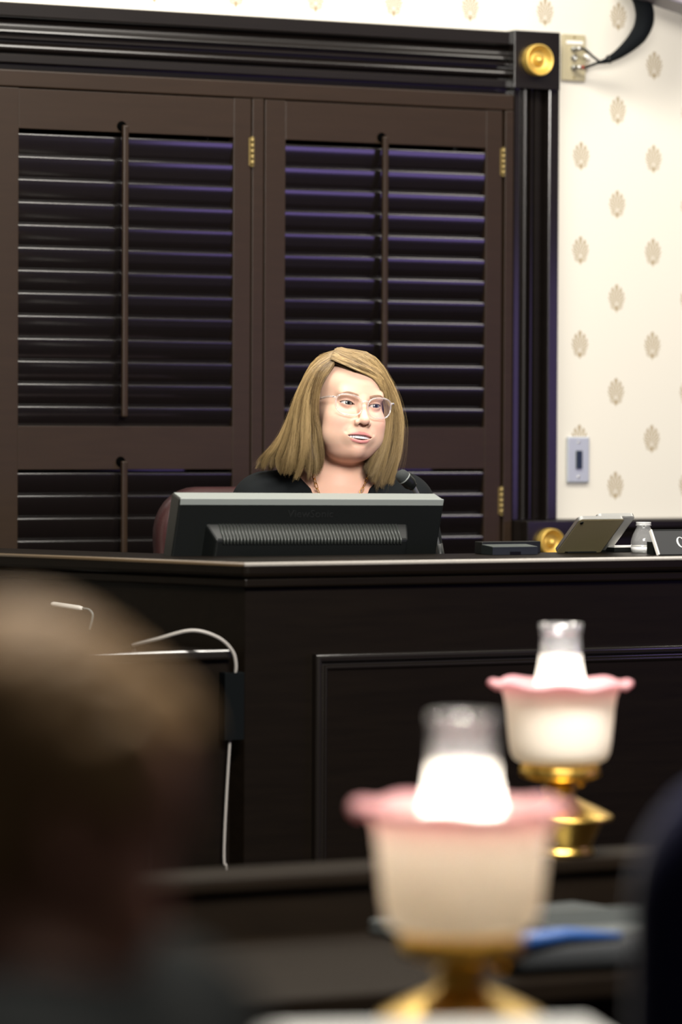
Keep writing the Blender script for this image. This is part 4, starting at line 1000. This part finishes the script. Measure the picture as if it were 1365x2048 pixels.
# ------------------------------------------------------------------ hair
# drapes of hair from the parting to the tips, in C space (x, y, z); interpolated round the head
def pxc(px, py, y): return ((px - 695) / 9.72, y, (804 - py) / 9.72)
G = [
  [(666, 728, -6.9), (650, 745, -7.3), (637, 772, -6.9), (632, 815, -6.4), (637, 865, -6.8), (641, 915, -7.0), (632, 960, -6.6)],
  [(668, 716, -5.6), (634, 736, -7.0), (618, 780, -7.4), (612, 830, -7.2), (612, 880, -7.0), (611, 920, -6.6), (606, 952, -6.0)],
  [(669, 708, -3.5), (632, 727, -4.6), (602, 775, -5.2), (588, 835, -4.8), (574, 885, -4.2), (562, 915, -3.6), (556, 944, -3.0)],
  [(671, 701, -0.5), (629, 722, -1.0), (601, 776, -0.8), (573, 845, 0.0), (545, 888, 0.6), (528, 907, 0.9), (517, 926, 1.0)],
  [(675, 699, 2.5), (632, 716, 4.4), (603, 775, 6.2), (588, 845, 6.6), (566, 890, 6.0), (552, 915, 5.6), (545, 938, 5.2)],
  [(682, 699, 4.0), (664, 714, 8.6), (645, 775, 10.9), (635, 840, 10.6), (622, 890, 9.6), (612, 920, 8.8), (607, 945, 8.2)],
  [(690, 698, 4.2), (700, 712, 9.2), (705, 775, 11.6), (703, 840, 11.4), (700, 895, 10.2), (698, 925, 9.4), (697, 952, 8.8)],
  [(690, 697, 3.0), (738, 715, 7.4), (763, 770, 9.6), (770, 835, 9.4), (766, 890, 8.6), (758, 925, 8.0), (750, 955, 7.5)],
  [(686, 697, 1.0), (745, 711, 3.2), (783, 765, 4.6), (799, 830, 4.8), (795, 885, 4.6), (786, 925, 4.2), (780, 966, 3.8)],
  [(680, 699, -1.5), (738, 716, -2.6), (778, 768, 0.2), (796, 832, 1.4), (792, 885, 1.5), (781, 928, 1.4), (772, 976, 1.2)],
  [(674, 706, -4.5), (722, 724, -6.0), (766, 765, -2.8), (785, 825, -1.0), (780, 880, -0.7), (768, 928, -0.8), (757, 976, -0.9)],
  [(669, 714, -6.4), (712, 722, -7.8), (754, 748, -5.6), (774, 805, -2.5), (766, 872, -2.0), (751, 918, -2.4), (741, 962, -2.6)],
  [(667, 721, -7.2), (708, 732, -8.6), (750, 753, -6.3), (769, 802, -3.2), (764, 858, -2.7), (749, 905, -3.2), (734, 944, -3.6)],
]
G = [[(a, b - (7 if i == 0 else 6 if i == 1 and b < 720 else 0), c) for i, (a, b, c) in enumerate(g)] for g in G]
GA = np.array([[pxc(*p) for p in g] for g in G])          # guides, points, xyz
def along(g, n):                                           # Catmull-Rom down one drape
    return np.array(spline(list(g), n))
GD = np.array([along(g, 5) for g in GA])                  # 13 x 31 x 3
NT = GD.shape[1]
def sheet(s):
    """drape at s in 0..1 (arrays), smooth between guides"""
    q = np.clip(s, 0, 1) * (len(GD) - 1); i = np.clip(q.astype(int), 0, len(GD) - 2); t = (q - i)[:, None, None]
    P0, P1, P2, P3 = (GD[np.clip(i + k, 0, len(GD) - 1)] for k in (-1, 0, 1, 2))
    return 0.5 * (2 * P1 + (P2 - P0) * t + (2 * P0 - 5 * P1 + 4 * P2 - P3) * t ** 2 + (3 * P1 - P0 - 3 * P2 + P3) * t ** 3)
def clear_of_head(X, gap):
    """pushes hair points out of the skull"""
    sh_ = X.shape; A = X.reshape(-1, 3); R = np.array(HI.to_3x3()); q = A @ R.T
    for c, r in (((0, 1.0, 2.9), (7.3, 9.2, 7.7)), ((0, -3.0, 4.0), (6.5, 5.7, 4.8)), ((0, -2.4, -1.5), (6.6, 6.0, 6.8))):
        c = np.array(c); r = np.array(r) + gap; o = (q - c) / r; k = np.linalg.norm(o, axis=1, keepdims=True)
        q = np.where(k < 1, c + (q - c) / np.maximum(k, 0.2), q)
    return (q @ R).reshape(sh_)
def build_hair():
    u = np.linspace(0, 1, 121); S = sheet(u)
    centre = np.zeros((NT, 3)); centre[:, 0] = -0.5 + np.linspace(0, -1.2, NT); centre[:, 1] = 1.8; centre[:, 2] = S[:, :, 2].mean(0)
    def inward(A, k): 
        o = A - np.array([-0.3, 1.2, 1.5]); o[..., 2] *= (A[..., 2] > 1.5); n = np.linalg.norm(o, axis=-1, keepdims=True) + 1e-6
        return A - o / n * k
    # under-layer: a closed curtain just below the strands
    S = S[:, :26]
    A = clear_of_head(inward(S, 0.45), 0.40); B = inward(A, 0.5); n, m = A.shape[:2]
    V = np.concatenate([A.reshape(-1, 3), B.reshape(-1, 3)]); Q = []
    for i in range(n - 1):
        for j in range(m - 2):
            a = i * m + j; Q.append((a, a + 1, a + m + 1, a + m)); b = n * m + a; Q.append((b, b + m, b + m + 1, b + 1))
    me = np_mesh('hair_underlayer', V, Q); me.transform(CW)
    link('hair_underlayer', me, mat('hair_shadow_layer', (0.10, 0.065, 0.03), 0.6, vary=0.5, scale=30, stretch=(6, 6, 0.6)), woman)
    # strands
    K = 20000; s = rng.random(K); clump = np.round(s * 95 + rng.normal(0, 0.35, K)) / 95
    St = sheet(s); Cl = sheet(np.clip(clump, 0, 1)); tt = np.linspace(0, 1, NT)[None, :, None]
    depth = (rng.random(K) ** 1.5)[:, None, None] * 0.9
    X = St * (1 - 0.72 * tt ** 1.3) + Cl * (0.72 * tt ** 1.3)
    o = X - np.array([-0.3, 1.2, 1.5]); o[..., 2] *= 0.35; o /= np.linalg.norm(o, axis=-1, keepdims=True) + 1e-6
    cn = rng.normal(0, 1, (96 + 2, 3)); ci = np.clip((clump * 95).astype(int), 0, 95)
    lift = cn[ci, 0][:, None, None] * 0.22 * np.sin(PI * tt) + cn[ci, 1][:, None, None] * 0.75 * tt ** 2
    X = X + o * (0.12 - depth + lift)
    wav = np.sin(tt * (5 + cn[ci, 2][:, None, None]) * 1.7 + cn[ci, 0][:, None, None] * 3) * 0.42 * tt
    side_ = np.cross(o, np.array([0, 0, 1.0])); X = X + side_ * wav
    ph = rng.normal(0, 1, (98, 4))[ci]
    for q, (fr, am) in enumerate(((2.1, 0.55), (4.3, 0.22))):
        k_ = (np.sin(tt * fr * PI + ph[:, q, None, None] * 2.2 + St[..., 2:3] * 0.12) - np.sin(ph[:, q, None, None] * 2.2)) * am * tt
        X = X + side_ * k_ + o * k_ * 0.5 * ph[:, 2 + q, None, None]
    flip = (0.5 + 0.8 * ph[:, 3])[:, None, None] * np.clip(tt - 0.72, 0, 1) ** 1.5 * 5.0
    X = X - o * flip * 0.9
    X += np.cumsum(rng.normal(0, 0.035, X.shape), axis=1)
    X = clear_of_head(X, 0.62)
    # tips: uneven length, a slight turn-in
    ln = 1 - 0.07 * rng.random(K) - 0.10 * (rng.random(K) ** 4) - 0.035 * np.abs(cn[ci, 2])
    X[:, 0] -= (X[:, 1] - X[:, 0]) * (rng.random(K) * 0.7)[:, None]      # roots start on both sides of the parting
   
    idx = np.linspace(0, 1, NT)[None, :] * ln[:, None] * (NT - 1); i0 = np.clip(idx.astype(int), 0, NT - 2); fr_ = (idx - i0)[..., None]
    ar = np.arange(K)[:, None]; X = X[ar, i0] * (1 - fr_) + X[ar, i0 + 1] * fr_
    # some flyaway hairs
    fly = rng.random(K) < 0.012
    X[fly] += (o[fly] * (tt ** 1.2) * rng.random((fly.sum(), 1, 1)) * 2.0)
    X = X[:, ::2]; n2 = X.shape[1]
    t = np.gradient(X, axis=1); t /= np.linalg.norm(t, axis=-1, keepdims=True) + 1e-9
    a = np.cross(t, np.array([0.3, 0.9, 0.2])); a /= np.linalg.norm(a, axis=-1, keepdims=True) + 1e-9; b = np.cross(t, a)
    rad = (0.021 + 0.014 * rng.random(K))[:, None, None] * np.linspace(1.0, 0.3, n2)[None, :, None]; rad = np.where(fly[:, None, None], rad * 0.45, rad)
    ring = np.stack([X + rad * (a * math.cos(g) + b * math.sin(g)) for g in (0, 2 * PI / 3, 4 * PI / 3)], 2)     # K n2 3 3
    V = ring.reshape(-1, 3)
    base = (np.arange(K)[:, None, None] * n2 + np.arange(n2 - 1)[None, :, None]) * 3
    k = np.arange(3)[None, None, :]; k1 = (k + 1) % 3
    Q = np.stack([base + k, base + k1, base + 3 + k1, base + 3 + k], -1).reshape(-1, 4)
    me = np_mesh('hair', V, Q)
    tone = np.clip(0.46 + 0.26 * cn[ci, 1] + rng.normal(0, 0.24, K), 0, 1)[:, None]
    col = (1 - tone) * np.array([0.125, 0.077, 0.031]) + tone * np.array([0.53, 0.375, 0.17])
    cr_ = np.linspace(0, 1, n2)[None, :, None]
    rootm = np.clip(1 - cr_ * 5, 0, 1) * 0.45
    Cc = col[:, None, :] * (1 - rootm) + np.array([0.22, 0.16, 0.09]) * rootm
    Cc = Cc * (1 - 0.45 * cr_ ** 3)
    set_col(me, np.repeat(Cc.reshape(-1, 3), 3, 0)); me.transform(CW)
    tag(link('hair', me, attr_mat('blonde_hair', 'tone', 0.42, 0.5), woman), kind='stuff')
build_hair()

# ------------------------------------------------------------------ glasses and necklace
gl = empty('eyeglasses', tuple(HW @ Vector((0, -9.6, -0.2))), 0, 'clear-framed eyeglasses worn by the blonde woman', 'glasses')
FRAMEM = clear_mat('clear_acetate', (0.96, 0.90, 0.86), 0.8, 0.08, 0.16)
LENS = clear_mat('lens', (0.96, 0.95, 0.97), 0.12, 0.01)
def lens_outline(s, n=40):
    out = []
    for k in range(n):
        a = 2 * PI * k / n; ca, sa = math.cos(a), math.sin(a); e = 0.72
        x = 2.72 * math.copysign(abs(ca) ** e, ca); z = 2.15 * math.copysign(abs(sa) ** e, sa)
        if sa > 0: z *= 0.92; x += 0.10 * sa
        x *= 1 - 0.07 * max(0, -sa)
        out.append((s * (3.32 + x), z - 0.42 + 0.10 * x * 0.6))
    return out
def gy(x): return -10.0 + 0.028 * x * x
for s in (-1, 1):
    ol = lens_outline(s); pts = [HW @ Vector((x, gy(x), z)) for x, z in ol]
    MB().tube(pts, 0.0017, 8, closed=True).build('frame_rim', FRAMEM, gl)
    c = HW @ Vector((s * 3.32, gy(3.32), -0.42)); vs = [tuple(c)] + [tuple(p) for p in pts]; n = len(pts)
    MB().add(vs, [(0, 1 + k, 1 + (k + 1) % n) for k in range(n)], True).build('lens', LENS, gl)
    tp = [(s * 6.0, gy(6.0) + 0.05, 0.75), (s * 6.8, -8.5, 0.85), (s * 7.3, -6.5, 0.75), (s * 7.65, -2.5, 0.45), (s * 7.7, 0.8, 0.3), (s * 7.6, 2.6, -1.4)]
    MB().tube([HW @ Vector(p) for p in spline(tp, 5)], 0.0017, 8, flat=1.3).build('temple', FRAMEM, gl)
    MB().box((-0.0016, -0.0008, -0.0012), (0.0016, 0.0010, 0.0012), 0.0004, 1, Matrix.Translation(HW @ Vector((s * 6.6, -8.85, 0.85)))).build('temple_hinge', METAL, gl)
MB().tube([HW @ Vector(p) for p in spline([(-0.72, gy(0.7) - 0.02, 0.15), (-0.4, -10.15, 0.42), (0, -10.2, 0.50), (0.4, -10.15, 0.42), (0.72, gy(0.7) - 0.02, 0.15)], 5)], 0.0021, 8).build('bridge', FRAMEM, gl)

GOLD = mat('gold', (0.85, 0.55, 0.18), 0.22, metal=1.0)
nk_ = empty('necklace', tuple(CW @ Vector((-2, -3, -19))), 0, 'gold paperclip-link necklace around the woman\'s neck in her open collar', 'necklace')
path = [CW @ Vector(p) for p in spline([(-7.0, 1.0, -13.0), (-6.7, -1.5, -15.0), (-5.9, -3.6, -17.5), (-4.4, -5.4, -20.5), (-1.6, -6.4, -23.2), (1.2, -5.2, -20.5), (2.9, -3.4, -17.6), (4.1, -1.0, -15.0), (4.8, 1.4, -13.0)], 10)]
link_at = []; acc = 0.0
for p, q in zip(path, path[1:]):
    acc += (q - p).length
    if acc > 0.0125: link_at.append((q.copy(), (q - p).normalized())); acc = 0
me = None
for k, (p, t) in enumerate(link_at):
    outl = []
    for j in range(16):
        a = 2 * PI * j / 16; outl.append((0.0085 * math.copysign(abs(math.cos(a)) ** 0.7, math.cos(a)), 0.0028 * math.sin(a), 0))
    if me is None: me = MB().tube(outl, 0.00085, 6, closed=True).mesh('link'); me.materials.append(GOLD)
    o = link('link', me, None, nk_, True)
    w = Matrix.Translation(p) @ t.to_track_quat('X', 'Z').to_matrix().to_4x4() @ Matrix.Rotation(math.radians(35 if k % 2 else -25), 4, 'X')
    o.location = w.translation; o.rotation_euler = w.to_euler()

office_chair('office_chair', (3.74, 7.20, 0.3305), math.radians(-2), 0.44, 0.995, 0.56, MAROON, 'maroon leather high-back office chair behind the seated woman')
office_chair('office_chair', (2.01, 2.79, 0.0), math.radians(152), 0.46, 1.205, 0.50, NAVY, 'navy fabric high-back chair at the lower right, out of focus', 0.12)

# ------------------------------------------------------------------ the man in the foreground, seen from behind
MW = Matrix((R0, F0, UP)).transposed().to_4x4(); MW.translation = Vector((0, 0, 1.45)) + F0 * 2.1 + R0 * ((45 - 682.5) / 7680 * 2.1) + UP * ((842 - 1640) / 7680 * 2.1)
MW = MW @ Matrix.Diagonal((0.0096, 0.0096, 0.0096, 1))
# head space -> C space: the face (-y) turns to the picture's right and away, and looks down
MR = Matrix.Rotation(math.radians(90 + 35), 4, 'Z') @ Matrix.Rotation(math.radians(20), 4, 'X')
man = empty('person', tuple(Vector((MW.translation.x, MW.translation.y, 0))), 0, 'man with short brown hair and dark jacket, blurred in the lower left foreground', 'person')
def build_man():
    I = MR.inverted(); T = lambda p: tuple(I @ Vector(p))
    xs = axis((-34, -9.5, 1.0), (-9.5, 9.5, 0.26), (9.5, 34, 1.0)); ys = axis((-56, -13, 1.3), (-13, 11.5, 0.26), (11.5, 40, 1.2)); zs = axis((-125, -16, 1.4), (-16, 13, 0.28))
    P = grid(xs, ys, zs)
    d = chain(P, [(0, 2.5, -5), T((-1.5, -3, -13)), T((-3, -4, -20))], [5.9, 6.0, 7.0])
    tor = [((-1, -4, -24), (-8, -6, -62), 14.0, 14.5), ((-1.5, -19, -14.5), (6.5, 11, -15.5), 6.2, 6.2)]
    for a, b, r1, r2 in tor: d = su(d, cap(P, T(a), T(b), r1, r2), 4)
    for a, b, c in MARMS: d = su(d, cap(P, T(a), T(b), 5.2, 4.2), 2.5); d = su(d, cap(P, T(b), T(c), 4.2, 3.0), 1.5)
    for a, b, c in MLEGS: d = su(d, cap(P, T(a), T(b), 8.6, 6.4), 3.5); d = su(d, cap(P, T(b), T(c), 6.2, 4.0), 2)
    d = np.array(d, f32)
    i0, i1 = np.searchsorted(xs, -9.6), np.searchsorted(xs, 9.6); j0, j1 = np.searchsorted(ys, -13.1), np.searchsorted(ys, 11.6); k0 = np.searchsorted(zs, -16)
    d[i0:i1, j0:j1, k0:] = su(d[i0:i1, j0:j1, k0:], head_field(grid(xs[i0:i1], ys[j0:j1], zs[k0:]), False), 1.2)
    V, Q = surface_nets(d, xs, ys, zs)
    C = skin_colour(V, (0.24, 0.115, 0.075), (0.22, 0.08, 0.065), (0.28, 0.09, 0.065))
    for s, (a, b, c) in zip((-1, 1), MARMS):
        v_, q_ = hand(b, c, s); Q = np.concatenate([Q, q_ + len(V)]); V = np.concatenate([V, np.array([T(p) for p in v_])]); C = np.concatenate([C, np.tile((0.24, 0.115, 0.075), (len(v_), 1))])
    me = np_mesh('body', V, Q); set_col(me, C); me.transform(MW @ MR); link('body', me, SKINM, man)
    # short hair: a shell over the cranium with a hairline
    xs = np.arange(-10, 10, 0.25); ys = np.arange(-10.5, 12.5, 0.25); zs = np.arange(-8.5, 13.5, 0.25); P = grid(xs, ys, zs)
    d = ell(P, (0, 1.2, 3.0), (8.0, 9.9, 9.1)); d = su(d, ell(P, (0, 4.5, -1.5), (6.9, 5.8, 6.4)), 1.5); d = su(d, ell(P, (1.0, -5.0, 7.6), (6.0, 4.2, 3.0)), 1.5)
    d = d + 0.22 * np.sin(P[0] * 2.1 + np.sin(P[1] * 1.3) * 1.2) * np.sin(P[1] * 0.9 + P[2] * 0.7) + 0.10 * np.sin(P[0] * 5.2 + P[1] * 1.1) 
    d = np.maximum(d.astype(f32), -(P[2] - np.where(P[1] < -3.5, 5.0, np.where(P[1] < 0.4, 1.2, -5.5)).astype(f32)))
    d = ss(d, ell(P, (0, -9.5, 0), (7.2, 5.2, 6.2)), 0.6)
    V, Q = surface_nets(np.array(d, f32), xs, ys, zs); me = np_mesh('hair', V, Q); me.transform(MW @ MR)
    link('hair', me, mat('brown_hair', (0.20, 0.12, 0.052), 0.6, spec=0.2, vary=0.45, scale=60, stretch=(1, 1, 0.3)), man)
    # jacket and shirt collar, in C space
    xs = np.arange(-36, 34, 0.8); ys = np.arange(-40, 34, 0.8); zs = np.arange(-66, -5, 0.8); P = grid(xs, ys, zs)
    d = None
    for a, b, r1, r2 in tor:
        e = cap(P, a, b, r1 + 1.2, r2 + 1.2); d = e if d is None else su(d, e, 4)
    for a, b, c in MARMS: d = su(d, cap(P, a, b, 6.6, 5.8), 3); d = su(d, cap(P, b, tuple(np.array(b) + 0.9 * (np.array(c) - np.array(b))), 5.8, 4.6), 2)
    d = ss(d, cap(P, (0.5, -0.5, -4), (-2.5, -3.5, -16.5), 6.6, 7.2), 0.8); d = np.maximum(d, -(P[2] + f32(64)))
    V, Q = surface_nets(np.array(np.broadcast_to(d, (len(xs), len(ys), len(zs))), f32), xs, ys, zs); me = np_mesh('jacket', V, Q); me.transform(MW)
    link('jacket', me, mat('dark_jacket', (0.003, 0.0045, 0.005), 0.9, spec=0.1), man)
    P = grid(np.arange(-12, 10, 0.3), np.arange(-14, 10, 0.3), np.arange(-19, -6, 0.3))
    ax0, ax1 = (-0.4, -1.0, -8.2), (-2.4, -3.4, -16.0)
    d = np.maximum(cap(P, ax0, ax1, 6.9, 7.6), -cap(P, ax0, ax1, 6.3, 7.0)); n = np.array(ax0) - np.array(ax1); n /= np.linalg.norm(n)
    hgt = (P[0] - f32(ax0[0])) * f32(n[0]) + (P[1] - f32(ax0[1])) * f32(n[1]) + (P[2] - f32(ax0[2])) * f32(n[2])
    d = np.maximum(np.maximum(d, hgt + f32(1.6)), -hgt - f32(7.0))
    V, Q = surface_nets(np.array(d, f32), *[g.ravel() for g in P]); me = np_mesh('shirt_collar', V, Q); me.transform(MW); link('shirt_collar', me, mat('white_shirt', (0.6, 0.62, 0.6), 0.8), man)
    xs = np.arange(-26, 36, 1.2); ys = np.arange(-30, 40, 1.2); zs = np.arange(-122, -48, 1.2); P = grid(xs, ys, zs)
    d = cap(P, (-8, -6, -54), (-7.5, -6, -64), 15.6)
    for a, b, c in MLEGS: d = su(d, cap(P, a, b, 9.6, 7.5), 3.5); d = su(d, cap(P, b, c, 7.4, 5.6), 2)
    V, Q = surface_nets(np.array(np.broadcast_to(d, (len(xs), len(ys), len(zs))), f32), xs, ys, zs); me = np_mesh('trousers', V, Q); me.transform(MW); link('trousers', me, mat('charcoal_trousers', (0.012, 0.012, 0.013), 0.85), man)
FZ = -(MW.translation.z) / 0.0096
MARMS = [[(-1.0, -20, -16), (6, -24, -39), (25, -12, -44)], [(7.0, 12, -17), (15, 17, -39), (31, 9, -44)]]
MLEGS = [[(-5, -14, -68), (30, -4, -70), (30, -4, FZ + 8)], [(-2, 2, -68), (32, 14, -70), (32, 14, FZ + 8)]]
build_man()
for a, b, c in MLEGS:
    P = grid(np.arange(c[0] - 9, c[0] + 24, 0.8), np.arange(c[1] - 7, c[1] + 14, 0.8), np.arange(FZ - 1, FZ + 12, 0.8))
    d = su(cap(P, c, (c[0] + 15, c[1] + 5, FZ + 3.5), 5.0, 3.6), ell(P, (c[0] + 13, c[1] + 4.5, FZ + 2.5), (7, 5, 2.6)), 2); d = np.maximum(d, -(P[2] - f32(FZ + 0.1)))
    V, Q = surface_nets(np.array(d, f32), *[g.ravel() for g in P]); me = np_mesh('shoe', V, Q); me.transform(MW); link('shoe', me, BLACK, man)
c = MW @ Vector((-6, -6, 0))
st = empty('bench', (c.x, c.y, 0), math.radians(-27.6), 'low dark wooden bench the foreground man sits on', 'bench')
zs_ = MW.translation.z - 0.86
MB().box((-0.30, -0.6, zs_ - 0.05), (0.22, 0.6, zs_), 0.01).build('seat', WOOD, st, False)
for x in (-0.26, 0.14):
    for y in (-0.52, 0.46): MB().box((x, y, 0), (x + 0.06, y + 0.06, zs_ - 0.0505), 0.004).build('leg', WOOD, st, False)
